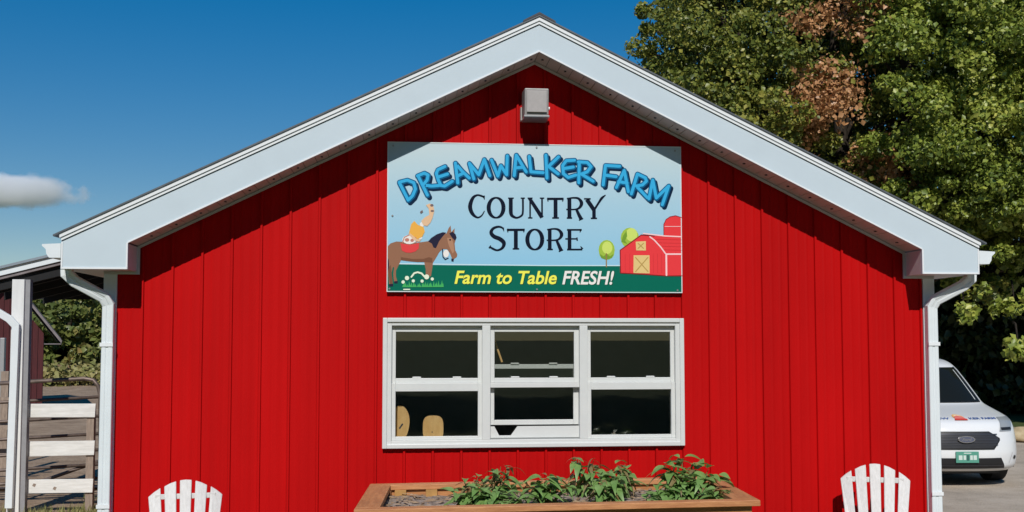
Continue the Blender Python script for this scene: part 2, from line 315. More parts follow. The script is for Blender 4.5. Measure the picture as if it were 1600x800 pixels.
# rake fascia with eave return, lips, drip trim, roof
for s in (-1, 1):
    P = [(0, ZA_HI), (s*X_OUT, Z_HI), (s*X_OUT, Z_BOX), (s*X_IN, Z_BOX), (s*X_IN, Z_IN), (0, ZA_LO)]
    MB().prism_y(P, -.330, -.305).build('rake_fascia', WHITE, store)
    lip = MB()
    dx = X_IN; dz = ZA_LO-Z_IN; L = math.hypot(dx, dz); nx, nz = -dz/L*0, 1
    lip.prism_y([(0, ZA_LO), (s*X_IN, Z_IN), (s*X_IN, Z_IN+.013), (0, ZA_LO+.013)], -.336, -.3301)
    lip.prism_y([(s*X_IN, Z_IN+.001), (s*X_IN, Z_BOX+.0135), (s*(X_IN+.012), Z_BOX+.0135), (s*(X_IN+.012), Z_IN+.001)], -.336, -.3301)
    lip.prism_y([(s*X_IN, Z_BOX), (s*X_OUT, Z_BOX), (s*X_OUT, Z_BOX+.013), (s*X_IN, Z_BOX+.013)], -.336, -.3301)
    lip.prism_y([(s*X_OUT, Z_BOX+.0135), (s*X_OUT, Z_HI-.004), (s*(X_OUT-.012), Z_HI-.004), (s*(X_OUT-.012), Z_BOX+.0135)], -.336, -.3301)
    lip.build('fascia_lip', LIP, store)
    # eave fascia along the side and the boxed soffit below it
    MB().box(min(s*(X_OUT-.02), s*X_OUT), max(s*(X_OUT-.02), s*X_OUT), -.304, 7.25, Z_BOX+.001, Z_HI).build('eave_fascia', WHITE, store)
    MB().box(min(s*X_IN, s*(X_OUT-.021)), max(s*X_IN, s*(X_OUT-.021)), -.304, -.001, Z_BOX, Z_BOX+.012).build('return_soffit', SOFF, store)
    MB().box(min(s*3.45, s*(X_OUT-.021)), max(s*3.45, s*(X_OUT-.021)), .0, 7.2, Z_BOX, Z_BOX+.012).build('eave_soffit', SOFF, store)
    MB().box(min(s*X_IN, s*(X_IN+.01)), max(s*X_IN, s*(X_IN+.01)), -.304, -.001, Z_BOX+.0125, Z_IN-.006).build('return_side', SOFF, store)
    # drip trim above the fascia: a shallow step, then the metal edge
    sl = (ZA_HI-Z_HI)/X_OUT
    e = MB(); e.prism_y([(0, ZA_HI+.006), (s*X_OUT, Z_HI+.006), (s*X_OUT, Z_HI+.030), (0, ZA_HI+.030)], -.342, -.31)
    e.prism_y([(0, ZA_HI+.0305), (s*(X_OUT+.01), Z_HI+.0305-.01*sl), (s*(X_OUT+.01), Z_HI+.062-.01*sl), (0, ZA_HI+.062)], -.352, -.31)
    e.build('rake_trim', LIP, store)
    MB().prism_y([(0, ZA_HI-.004), (s*X_OUT, Z_HI-.004), (s*X_OUT, Z_HI+.006), (0, ZA_HI+.006)], -.3295, -.31).build('trim_shadow_strip', ROOF, store)  # dark strip set in as the shadow line below the drip trim
    e = MB(); xo = X_OUT+.055
    e.prism_y([(0, ZA_HI+.0625), (s*xo, ZA_HI+.0625-sl*xo), (s*xo, ZA_HI+.076-sl*xo), (0, ZA_HI+.076)], -.362, 7.3)
    e.build('roof_slope', mat('roof_edge', (.10, .11, .125), .5, var=.2, scale=12), store)
    # soffit boards, each with its own gap
    L = math.hypot(X_IN, ZA_LO-Z_IN); ang = math.atan2(ZA_LO-Z_IN, X_IN); nb = 34; step = L/nb
    bm_ = MB(); bm_.box(-.5*step+.0022, .5*step-.0022, -.304, -.001, 0, .010); bme = bm_.mesh('soffit_board'); bme.materials.append(SOFF); fix_normals(bme)
    for i in range(nb):
        q = (i+.5)*step
        link_copy(bme, 'soffit_board', store, (s*q*math.cos(ang), 0, ZA_LO-q*math.sin(ang)+.004), (0, s*ang, 0))
    # vent nail heads in the soffit boards
    vm = MB()
    for i in range(0, nb, 2):
        q = (i+.5)*step; x = s*q*math.cos(ang); z = ZA_LO-q*math.sin(ang)+.002
        vm.box(x-.008, x+.008, -.19, -.165, z-.006, z+.001)
    vm.build('soffit_vent', ROOF, store)
    # channel trim where soffit meets the siding
    j = MB(); j.prism_y([(0, ZA_LO-.002), (s*X_IN, Z_IN-.002), (s*X_IN, Z_IN-.024), (0, ZA_LO-.024)], -.034, -.0215)
    j.prism_y([(s*X_IN, Z_IN-.003), (s*(X_IN-.02), Z_IN-.013), (s*(X_IN-.02), Z_BOX-.022), (s*X_IN, Z_BOX-.022)], -.0345, -.0215)
    j.prism_y([(s*X_IN, Z_BOX-.001), (s*3.42, Z_BOX-.001), (s*3.42, Z_BOX-.022), (s*X_IN, Z_BOX-.022)], -.034, -.0265)
    j.build('soffit_channel', SOFF, store)
    # gutter, K profile, open on top
    g0 = X_OUT+.004
    pr = [(g0, 2.735), (g0, 2.625), (g0+.085, 2.625), (g0+.105, 2.655), (g0+.110, 2.69), (g0+.138, 2.715), (g0+.138, 2.728), (g0+.128, 2.728), (g0+.100, 2.70), (g0+.075, 2.635), (g0+.008, 2.635), (g0+.008, 2.735)]
    g = MB(); g.prism_y([(s*a, b) for a, b in pr], -.325, 7.25)
    g.prism_y([(s*a, b) for a, b in pr[:7]], -.331, -.3255)
    g.build('gutter', TRIM, store)
    hp = .043; hd = .034
    rect = [(-hp, -hd+.006), (-hp+.006, -hd), (-.012, -hd), (-.008, -hd+.004), (.008, -hd+.004), (.012, -hd), (hp-.006, -hd), (hp, -hd+.006), (hp, hd), (-hp, hd)]
    path = [(s*3.655, -.20, 2.56), (s*3.652, -.20, 2.508), (s*3.60, -.175, 2.452), (s*3.405, -.083, 2.335), (s*3.372, -.066, 2.275), (s*3.375, -.066, .12), (s*3.375, -.14, .05)]
    d = MB().sweep(path, rect).build('downspout', TRIM, store, bevel=.002)
    for zz in (1.95, .7): MB().box(min(s*3.325, s*3.425), max(s*3.325, s*3.425), -.106, -.1005, zz, zz+.03).build('downspout_strap', LIP, store)
sl = (ZA_HI-Z_HI)/X_OUT
MB().prism_y([(-.13, ZA_HI+.0765-.13*sl), (0, ZA_HI+.0765), (.13, ZA_HI+.0765-.13*sl), (.13, ZA_HI+.090-.13*sl), (0, ZA_HI+.096), (-.13, ZA_HI+.090-.13*sl)], -.365, 7.3).build('ridge_cap', ROOF, store)

# ---------------- window (part) with sashes, panes, latches as sub-parts
def ring(m, x0, x1, z0, z1, wl_, wr, wb, wt, y0, y1):
    m.box(x0, x0+wl_, y0, y1, z0, z1); m.box(x1-wr, x1, y0, y1, z0, z1)
    m.box(x0+wl_, x1-wr, y0, y1, z0, z0+wb); m.box(x0+wl_, x1-wr, y0, y1, z1-wt, z1)
    return m
w = MB(); ring(w, WX0, WX1, WZ0, WZ1, .036, .036, .034, .034, -.050, -.022)
window = w.build('window', VINYL, store, bevel=.004)
w = MB(); ring(w, WX0+.034, WX1-.034, WZ0+.032, WZ1-.032, .038, .038, .030, .030, -.036, .12)
for xm in (-.400, .400): w.box(xm-.033, xm+.033, -.036, .12, WZ0+.062, WZ1-.062)
w.build('window_frame', VINYL, window, bevel=.003)
UN = [(-1.164, -.433), (-.367, .367), (.433, 1.167)]
GX = [(-1.132, -.466), (-.330, .327), (.465, 1.135)]
def sash(x0, x1, z0, z1, gx0, gx1, gz0, gz1, y, d, name='sash', mtl=VINYL):
    m = MB(); ring(m, x0, x1, z0, z1, gx0-x0, x1-gx1, gz0-z0, z1-gz1, y, y+d)
    return m.build(name, mtl, window, bevel=.0025)
def pane(x0, x1, z0, z1, y, m=GLASS): return MB().box(x0+.0005, x1-.0005, y, y+.004, z0+.0005, z1-.0005).build('pane', m, window)
for i, ((a, b), (ga, gb)) in enumerate(zip(UN, GX)):
    zt = 2.1155
    sash(a, b, 1.652, zt, ga, gb, 1.690, 2.066, .006, .03); pane(ga, gb, 1.690, 2.066, .018)          # upper sash
    if i != 1:
        sash(a, b, 1.194, 1.6515, ga, gb, 1.222, 1.585 if i == 0 else 1.592, -.012, .045); pane(ga, gb, 1.222, 1.585 if i == 0 else 1.592, .012)
    else:                                                                   # lower sash pushed up behind the upper one
        MB().box(a, b, -.012, .004, 1.612, 1.6515).build('meeting_rail', VINYL, window, bevel=.0025)
        m = MB(); ring(m, a, b, 1.306, 1.80, ga-a+.001, b-gb+.001, .040, .036, .042, .070); m.build('sash', VINYL, window, bevel=.0025)
        pane(ga, gb, 1.346, 1.764, .056)
    for xq in (ga+.17, gb-.17):
        zl = 1.6902
        MB().box(xq-.035, xq+.035, .004, .02, zl, zl+.012).build('latch', VINYL, window, bevel=.003)
        if i == 1: MB().box(xq-.035, xq+.035, .030, .041, 1.801, 1.813).build('latch', VINYL, window, bevel=.003)
# white filler board under the raised centre sash, with a dark notch in it
ga, gb = UN[1]; cx = -.245
f = MB()
f.prism_y([(ga, 1.196), (gb, 1.196), (gb, 1.296), (cx+.105, 1.296), (cx+.05, 1.222), (cx-.045, 1.222), (cx-.085, 1.296), (ga, 1.296)], .02, .036)
f.build('filler_board', VINYL, window)
MB().box(-.365, .365, .0, .019, 1.1935, 1.205).build('sill_track', STEEL, window)
MB().box(-1.15, 1.15, .131, .32, 1.150, 1.1745).build('sill_shelf', DARKIN, window)

# ---------------- things inside, on the sill
def wood_slice(loc, pts, label, marks):
    root = tag(empty('wood_slice', loc), label, 'wood slice', 'wood slices on the window sill')
    root.rotation_euler = (R(-8), 0, 0)
    MB().prism_y(pts, 0, .022).build('slab', PINE, root, bevel=.003)
    cxm = sum(p[0] for p in pts)/len(pts); czm = sum(p[1] for p in pts)/len(pts)
    b = MB(); out = [((x-cxm)*1.03+cxm, (z-czm)*1.025+czm+.003) for x, z in pts]; n = len(pts)
    b.prism_y(out, .002, .020); b.build('bark_rim', BARK, root)
    for (x0, z0, x1, z1, wd) in marks:
        dx, dz = x1-x0, z1-z0; l = math.hypot(dx, dz); nx, nz = -dz/l*wd/2, dx/l*wd/2
        MB().prism_y([(x0+nx, z0+nz), (x1+nx, z1+nz), (x1-nx, z1-nz), (x0-nx, z0-nz)], -.0015, -.0003).build('burn_mark', ROOF, root)
oval = [(.078*math.cos(t)*(1+.04*math.sin(3*t)), .145+.145*math.sin(t)) for t in [2*math.pi*i/28 for i in range(28)]]
wood_slice((-1.095, .10, 1.178), [(x, max(.002, z)) for x, z in oval], 'tall oval wood slice with one dark slash behind the window glass', [(-.005, .10, .022, .14, .012)])
sq = []
for i in range(28):
    t = 2*math.pi*i/28; q = 3.2
    sq.append((.085*math.copysign(abs(math.cos(t))**(2/q), math.cos(t)), .10+.105*math.copysign(abs(math.sin(t))**(2/q), math.sin(t))))
wood_slice((-.825, .10, 1.178), [(x, max(.002, z)) for x, z in sq], 'squarish pale wood slice with a small knot behind the window glass', [(-.012, .07, -.004, .07, .010)])
# prop stick behind the middle upper pane
st = MB().tube([(-.315, .20, 2.00), (-.255, .15, 1.815)], .009).build('prop_stick', PINE); tag(st, 'thin tan prop stick leaning behind the middle upper pane', 'stick')
# rags on the sill behind the right pane
for k, (xq, wd, hh, lb) in enumerate([(.55, .11, .028, 'pale crumpled rag on the sill behind the right lower pane'), (.70, .06, .045, 'small dark lump on the sill behind the right lower pane')]):
    m = MB(); n = 10; vs = []; fs = []
    for i in range(n+1):
        for j in range(5):
            u, v = i/n, j/4
            vs.append((xq+(u-.5)*2*wd, .15+(v-.5)*.09, 1.176+hh*math.sin(math.pi*u)*math.sin(math.pi*v)*(1+.6*math.sin(9*u+3*k+4*v))*.9))
    for i in range(n):
        for j in range(4): fs.append((i*5+j, (i+1)*5+j, (i+1)*5+j+1, i*5+j+1))
    m.add(vs, fs); tag(m.build('rag', [OLDWHITE, SOIL][k], smooth=True), lb, 'rag')

# ================================================================== SIGN
SY = -.038
q00, q10, q01, q11 = (604.7, 222.6), (1065, 230.6), (604.7, 455.8), (1064.5, 458.6)
SX0, SX1, SZ0, SZ1 = -1.208, 1.230, 2.388, 3.612
def sgn(u, v):
    s = (u-604.7)/460.0; s = min(max(s, 0), 1.0)
    top = q00[1]+(q10[1]-q00[1])*s; bot = q01[1]+(q11[1]-q01[1])*s
    t = min(max((v-top)/(bot-top), 0), 1.0)
    s2 = s-.006*math.sin(math.pi*s)     # perspective foreshortening across the board
    return SX0+(SX1-SX0)*s2, SZ1-(SZ1-SZ0)*t
sign = tag(empty('store_sign', (0, SY, SZ0)), 'wide painted store sign with blue arched lettering, a horse and a red barn', 'sign')
def pmat(name, rgb, rough=.45): return mat('print_'+name, srgb(*rgb), rough, spec=.12)
# printed sky: the ink itself runs from pale grey-teal down to blue
skyp = bpy.data.materials.new('print_sky'); skyp.use_nodes = True
_n = skyp.node_tree.nodes; _l = skyp.node_tree.links; tc = _n.new('ShaderNodeTexCoord'); sx = _n.new('ShaderNodeSeparateXYZ'); rp = _n.new('ShaderNodeValToRGB')
_l.new(tc.outputs['Generated'], sx.inputs[0]); _l.new(sx.outputs['Z'], rp.inputs[0]); _l.new(rp.outputs[0], _n['Principled BSDF'].inputs['Base Color'])
rp.color_ramp.elements[0].position = .2; rp.color_ramp.elements[0].color = (.275, .555, .745, 1)
rp.color_ramp.elements[1].position = .95; rp.color_ramp.elements[1].color = (.53, .655, .70, 1)
e = rp.color_ramp.elements.new(.6); e.color = (.385, .60, .72, 1)
_n['Principled BSDF'].inputs['Roughness'].default_value = .4
def part_obj(mb, name, m): 
    o = mb.build(name, m, sign); return o
MB().box(SX0, SX1, .0, .016, 0, SZ1-SZ0).build('board', skyp, sign, bevel=.002)
ring(MB(), SX0, SX1, 0, SZ1-SZ0, .007, .007, .007, .007, -.003, -.0002).build('edge_band', mat('print_edge', (.72, .76, .77), .4), sign)
class Ink:
    """flat printed shapes on the board; each piece a hair in front of the last"""
    def __init__(s, base): s.m = MB(); s.y = -base; s.base = base
    def nxt(s): s.y -= .00006; return s.y
    def poly(s, pts):
        y = s.nxt(); s.m.add([(x, y, z-SZ0) for x, z in pts], [tuple(range(len(pts)))]); return s
    def px(s, pts, tf): return s.poly([sgn(*tf(*p)) for p in pts])
    def disc(s, x, y, rx, tf, ry=None, n=16):
        ry = ry or rx
        return s.px([(x+rx*math.cos(2*math.pi*i/n), y+ry*math.sin(2*math.pi*i/n)) for i in range(n)], tf)
    def seg(s, a, b, wa, wb, tf):
        dx, dy = b[0]-a[0], b[1]-a[1]; l = math.hypot(dx, dy) or 1; nx, ny = -dy/l, dx/l
        return s.px([(a[0]+nx*wa/2, a[1]+ny*wa/2), (b[0]+nx*wb/2, b[1]+ny*wb/2), (b[0]-nx*wb/2, b[1]-ny*wb/2), (a[0]-nx*wa/2, a[1]-ny*wa/2)], tf)
    def line(s, pts, w, tf, caps=True):
        for a, b in zip(pts[:-1], pts[1:]): s.seg(a, b, w, w, tf)
        for p in (pts if caps else pts[1:-1]): s.disc(p[0], p[1], w/2, tf, n=12)
        return s
    def curve(s, pts, tf, sub=6):     # (x,y,w) smooth variable-width stroke
        P = [pts[0]]+list(pts)+[pts[-1]]; out = []
        for i in range(1, len(P)-2):
            for k in range(sub):
                t = k/sub
                out.append(tuple(.5*((2*P[i][d])+(-P[i-1][d]+P[i+1][d])*t+(2*P[i-1][d]-5*P[i][d]+4*P[i+1][d]-P[i+2][d])*t*t+(-P[i-1][d]+3*P[i][d]-3*P[i+1][d]+P[i+2][d])*t**3) for d in range(3)))
        out.append(pts[-1]); y = s.nxt(); vs = []
        for i, p in enumerate(out):
            a = out[max(i-1, 0)]; b = out[min(i+1, len(out)-1)]; dx, dy = b[0]-a[0], b[1]-a[1]; l = math.hypot(dx, dy) or 1; nx, ny = -dy/l*p[2]*.59, dx/l*p[2]*.59
            for sg in (1, -1):
                x, z = sgn(*tf(p[0]+sg*nx, p[1]+sg*ny)); vs.append((x, y, z-SZ0))
        s.m.add(vs, [(2*i, 2*i+2, 2*i+3, 2*i+1) for i in range(len(out)-1)]); return s
    def level(s): s.y = -s.base
    def done(s, name, m): return s.m.build(name, m, sign)
class Each:
    """like Ink, but every shape becomes a part of its own"""
    def __init__(s, base, name, m): s.b = base; s.n = name; s.m_ = m
    def __getattr__(s, fn):
        def call(*a, **k):
            i = Ink(s.b); getattr(i, fn)(*a, **k); i.done(s.n, s.m_); s.b += .00012; return s
        return call
ZA = lambda x, y: (600+x/6.4, 225+y/6.4)
ZB = lambda x, y: (830+x/6.4, 225+y/6.4)
ZC = lambda x, y: (720+x/7.615, 295+y/7.619)
ZD = lambda x, y: (830+x/7.615, 295+y/7.619)
ZE = lambda x, y: (920+x/5.927, 330+y/5.926)
ZH = lambda x, y: (600+x/5.715, 320+y/5.714)
ZF = lambda x, y: (700+x/5.926, 410+y/5.926)
PX = lambda x, y: (x, y)
# green band
Ink(.0006).px([(604.7, 413), (700, 415), (850, 416.5), (1065, 417), (1065, 460), (604.7, 458)], PX).done('green_band', pmat('green', (2, 104, 84)))
Ink(.0008).px([(604.7, 411.3), (850, 415), (1065, 415.3), (1065, 416.9), (850, 416.4), (604.7, 412.9)], PX).done('pale_line', pmat('pale', (205, 228, 235)))
# barn, silo and trees
Each(.0010, 'tree_print', pmat('lime', (160, 190, 70))).disc(375, 255, 85, ZE, 95).disc(160, 365, 75, ZE, 92).disc(160, 395, 70, ZE, 60)
Ink(.0016).disc(390, 225, 55, ZE, 62).done('tree_light', pmat('lime2', (205, 222, 110)))
Ink(.0016).disc(165, 345, 48, ZE, 58).done('tree_light', pmat('lime2', (205, 222, 110)))
Ink(.0018).line([(156, 400), (156, 520)], 11, ZE).done('tree_trunk_print', pmat('trunk', (150, 120, 75)))
Ink(.0020).px([(690, 240), (690, 130), (712, 85), (750, 60), (800, 50), (860, 68), (860, 250)], ZE).px([(287, 575), (284, 365), (480, 225), (590, 235), (860, 250), (860, 600), (705, 602)], ZE).done('barn_print', pmat('red', (232, 62, 66)))
Each(.0030, 'barn_outline', pmat('darkred', (140, 28, 36))).line([(286, 575), (284, 368), (480, 228), (600, 238)], 9, ZE).line([(690, 235), (690, 130), (712, 85), (750, 60), (800, 50), (858, 68)], 6, ZE).line([(287, 578), (500, 590), (705, 605), (858, 605)], 7, ZE)
ik = Each(.0036, 'barn_trim', pmat('trimpink', (250, 205, 205))).line([(500, 215), (700, 238), (858, 245)], 11, ZE).line([(560, 245), (600, 275), (660, 340), (705, 402)], 12, ZE); ik.line([(712, 405), (858, 405)], 14, ZE).line([(711, 410), (711, 598)], 16, ZE).line([(700, 150), (856, 150)], 5, ZE)
Each(.0036, 'barn_door', pmat('tan', (226, 196, 130))).px([(428, 290), (522, 285), (522, 372), (432, 370)], ZE).px([(408, 415), (555, 415), (555, 582), (405, 578)], ZE)
Each(.0042, 'door_brace', pmat('brace', (185, 150, 85))).line([(425, 435), (540, 565)], 9, ZE).line([(540, 435), (425, 565)], 9, ZE).line([(450, 305), (500, 352)], 8, ZE).line([(500, 305), (450, 352)], 8, ZE)
# horse, basket, rider, flowers
hb = Ink(.0012)
hb.px([(22, 420), (30, 378), (60, 348), (110, 332), (200, 336), (300, 342), (390, 330), (440, 296), (520, 258), (555, 262), (574, 215), (592, 190), (598, 250), (628, 215), (626, 262), (640, 310), (628, 350), (634, 410), (652, 445), (648, 470), (622, 488), (604, 482), (588, 440), (562, 402), (520, 400), (490, 430), (462, 480), (436, 520), (430, 570), (418, 640), (372, 640), (372, 580), (358, 515), (300, 515), (220, 508), (152, 498), (132, 540), (108, 590), (108, 640), (122, 688), (92, 690), (84, 620), (92, 560), (80, 560), (70, 610), (82, 712), (48, 716), (42, 640), (34, 560), (24, 490)], ZH)
hb.done('horse_print', pmat('horse', (150, 106, 82)))
Ink(.0018).px([(392, 332), (420, 300), (470, 268), (522, 250), (552, 254), (520, 290), (490, 330), (462, 392), (440, 386), (425, 350)], ZH).done('horse_mane', pmat('mane', (38, 36, 58)))
Ink(.0018).px([(580, 262), (606, 246), (636, 268), (646, 300), (632, 326), (606, 300)], ZH).done('horse_forelock', pmat('mane', (38, 36, 58)))
Ink(.0018).px([(20, 470), (42, 490), (46, 540), (34, 620), (22, 640)], ZH).done('horse_tail', pmat('mane', (38, 36, 58)))
Ink(.0018).px([(46, 708), (84, 705), (84, 728), (50, 730)], ZH).done('horse_hoof', pmat('mane', (38, 36, 58)))
Ink(.0018).px([(92, 684), (124, 680), (124, 702), (94, 702)], ZH).done('horse_hoof', pmat('mane', (38, 36, 58)))
Ink(.0018).px([(598, 484), (622, 486), (618, 512), (600, 508)], ZH).done('horse_muzzle', pmat('mane', (38, 36, 58)))
Ink(.0018).line([(520, 400), (525, 470), (545, 492), (570, 480)], 10, ZH).done('horse_bridle', pmat('mane', (38, 36, 58)))
Each(.0024, 'white_print', pmat('white', (238, 232, 226))).disc(552, 440, 26, ZH, 34).disc(340, 180, 22, ZH).disc(320, 300, 20, ZH, 14).disc(225, 315, 62, ZH, 40)
Ink(.0030).px([(145, 345), (165, 352), (230, 360), (290, 352), (312, 345), (308, 395), (280, 420), (240, 432), (195, 430), (160, 412)], ZH).done('basket_print', pmat('basket', (224, 70, 72)))
Each(.0034, 'basket_fill', pmat('veg', (196, 128, 112))).disc(205, 318, 20, ZH, 16).disc(250, 322, 16, ZH, 14).line([(165, 345), (180, 295), (230, 272), (280, 295), (292, 345)], 8, ZH)
Ink(.0038).px([(222, 255), (240, 180), (268, 150), (300, 185), (352, 205), (362, 245), (340, 290), (300, 312), (255, 292)], ZH).done('rider_shirt', pmat('shirt', (238, 176, 78)))
Each(.0040, 'rider_skin', pmat('skin', (228, 188, 150))).px([(330, 150), (362, 118), (402, 96), (396, 40), (372, 10), (404, -4), (436, 10), (446, 60), (432, 120), (412, 165), (384, 196), (350, 190)], ZH).px([(215, 260), (235, 262), (290, 310), (330, 318), (312, 336), (262, 318)], ZH)
Each(.0044, 'rider_mark', pmat('mark', (120, 104, 104))).px([(318, 70), (340, 52), (346, 72), (326, 86)], ZH).disc(428, 62, 16, ZH, 9).disc(424, 12, 15, ZH, 12)
g = Ink(.0026)
for i in range(26):
    x = 175+i*14+random.uniform(-5, 5); h = random.uniform(25, 62)
    g.px([(x-10, 735), (x+random.uniform(-8, 8), 735-h), (x+10, 735)], ZH)
g.done('grass_print', pmat('grass', (70, 176, 96)))
g = Each(.0044, 'flower_print', pmat('flower', (232, 240, 214)))
for (x, y, r) in [(172, 690, 15), (206, 655, 19), (262, 680, 14), (340, 682, 14), (430, 664, 14), (380, 645, 22)]: g.disc(x, y, r, ZH)
g.line([(245, 645), (270, 612), (300, 604), (335, 614), (358, 640)], 15, ZH).line([(178, 755), (230, 755)], 10, ZH)
Ink(.0014).px([(150, 470), (250, 486), (350, 486), (400, 470), (430, 480), (430, 520), (358, 514), (300, 514), (220, 507), (152, 497)], ZH).done('horse_belly', pmat('horse_dark', (122, 82, 62)))
Ink(.0014).px([(40, 560), (62, 540), (70, 610), (80, 705), (56, 710), (46, 640)], ZH).done('horse_leg_shade', pmat('horse_dark', (122, 82, 62)))
Ink(.0016).px([(560, 300), (600, 300), (618, 350), (625, 420), (610, 440), (590, 400), (570, 350)], ZH).done('horse_cheek', pmat('horse_light', (178, 132, 104)))
Ink(.0020).disc(588, 318, 8, ZH).done('horse_eye', pmat('ink', (10, 20, 40)))
Ink(.0017).px([(95, 400), (110, 440), (150, 455), (205, 440), (225, 400), (190, 425), (160, 400), (130, 425)], ZE).done('tree_shade', pmat('lime_dark', (118, 156, 52)))
Ink(.0017).px([(296, 290), (310, 240), (345, 190), (350, 240), (330, 280), (350, 310)], ZE).done('tree_shade', pmat('lime_dark', (118, 156, 52)))
for ly in (268, 300, 332, 364): Ink(.0030).line([(600+(ly-255)*.8, ly), (858, ly+6)], 2.5, ZE, False).done('roof_line_print', pmat('redline', (196, 44, 52)))
for lx in (330, 372, 590, 630, 668): Ink(.0030).line([(lx, 400), (lx, 578)], 2.5, ZE, False).done('plank_line_print', pmat('redline', (196, 44, 52)))
# arched brush lettering
LA = [[(152, 398), (240, 570)], [(152, 392), (230, 372), (296, 398), (312, 462), (284, 528), (240, 572)],
      [(340, 335), (432, 522)], [(332, 330), (400, 302), (438, 322), (428, 372), (388, 420)], [(388, 420), (470, 432), (545, 426)],
      [(606, 236), (536, 268), (520, 305), (540, 372), (566, 426), (604, 432), (680, 384)], [(540, 342), (632, 312)],
      [(735, 400), (710, 202)], [(710, 202), (775, 280), (850, 352)], [(730, 332), (795, 302)],
      [(895, 360), (850, 205)], [(850, 205), (945, 318)], [(945, 318), (1000, 166)], [(1000, 166), (1055, 328)],
      [(1072, 172), (1136, 332)], [(1136, 332), (1166, 228)], [(1166, 228), (1224, 318)], [(1224, 318), (1230, 130)],
      [(1300, 326), (1320, 122)], [(1320, 122), (1420, 290)], [(1318, 250), (1392, 244)],
      [(1450, 136), (1468, 290)], [(1468, 290), (1590, 298)]]
LB = [[(145, 122), (156, 352)], [(272, 140), (172, 236)], [(172, 236), (268, 310)],
      [(432, 174), (350, 178), (314, 226), (320, 308), (368, 346), (446, 322)], [(322, 258), (420, 242)],
      [(480, 196), (474, 398)], [(470, 190), (560, 196), (598, 238), (560, 290), (500, 312)], [(500, 312), (618, 384)],
      [(742, 226), (718, 420)], [(742, 226), (884, 234)], [(730, 322), (848, 338)],
      [(850, 446), (930, 276)], [(930, 276), (970, 488)], [(872, 388), (958, 402)],
      [(1062, 312), (1000, 510)], [(1062, 312), (1142, 350), (1152, 384), (1110, 422), (1050, 432)], [(1050, 432), (1160, 548)],
      [(1176, 560), (1216, 372)], [(1216, 372), (1250, 552)], [(1250, 552), (1376, 432)], [(1376, 432), (1310, 618)]]
def brush(base, w, dx, dy, name, m):
    k = Ink(base)
    for tf, LL in ((ZA, LA), (ZB, LB)):
        for i, st_ in enumerate(LL):
            if i % 4 == 0: k.y = -base-.00002*(i % 7)
            k.line([(x+dx, y+dy) for x, y in st_], w, tf)
    k.done(name, m)
brush(.0012, 52, 20, 23, 'lettering_shadow', pmat('navy', (4, 36, 66)))
brush(.0026, 54, 0, 0, 'lettering_edge', pmat('teal', (10, 92, 136)))
brush(.0040, 30, -2, -2, 'lettering', pmat('cyan', (56, 172, 222)))
# serif lettering
def ell(cx_, cy_, rx, ry, thin, thick, n=28): return [(cx_+rx*math.cos(2*math.pi*i/n), cy_+ry*math.sin(2*math.pi*i/n), thin+(thick-thin)*abs(math.cos(2*math.pi*i/n))**1.3) for i in range(n+1)]
k = Ink(.0012)
def seqs(tf, L):
    for p in L:
        k.y = -.0012-.00006*random.randint(0, 9) if len(p) == 2 else k.y
        k.curve([q if len(q) == 3 else (*q, 14) for q in p], tf, 6 if len(p) > 2 else 1)
seqs(ZC, [[(276, 112, 18), (240, 95, 20), (190, 86, 20), (138, 120, 32), (106, 215, 42), (130, 300, 36), (190, 350, 20), (242, 330, 15), (278, 272, 9)], [(268, 92, 24), (276, 140, 6)],
     ell(415, 235, 88, 118, 18, 42), [(590, 118, 40), (590, 285, 40)], [(590, 284, 40), (604, 328, 32), (660, 354, 20), (718, 328, 20), (734, 280, 20), (734, 118, 20)],
     [(558, 122), (626, 122)], [(708, 122), (758, 122)], [(820, 120, 17), (820, 355, 17)], [(812, 122, 34), (962, 352, 40)], [(962, 120, 18), (962, 352, 18)], [(790, 122), (850, 122)], [(795, 356), (848, 356)], [(936, 122), (988, 122)],
     [(506, 500, 10), (488, 472, 18), (440, 460, 22), (380, 482, 28), (356, 530, 36), (390, 575, 40), (460, 605, 42), (508, 652, 40), (490, 710, 28), (430, 738, 20), (370, 716, 22), (338, 690, 12)], [(500, 470, 16), (508, 516, 6)], [(334, 716, 20), (352, 680, 8)],
     [(545, 497, 24), (755, 497, 24)], [(552, 492, 18), (556, 528, 8)], [(748, 492, 18), (744, 528, 8)], [(650, 500, 40), (650, 718, 40)], [(612, 722, 16), (690, 722, 16)],
     ell(875, 612, 88, 118, 18, 42)])
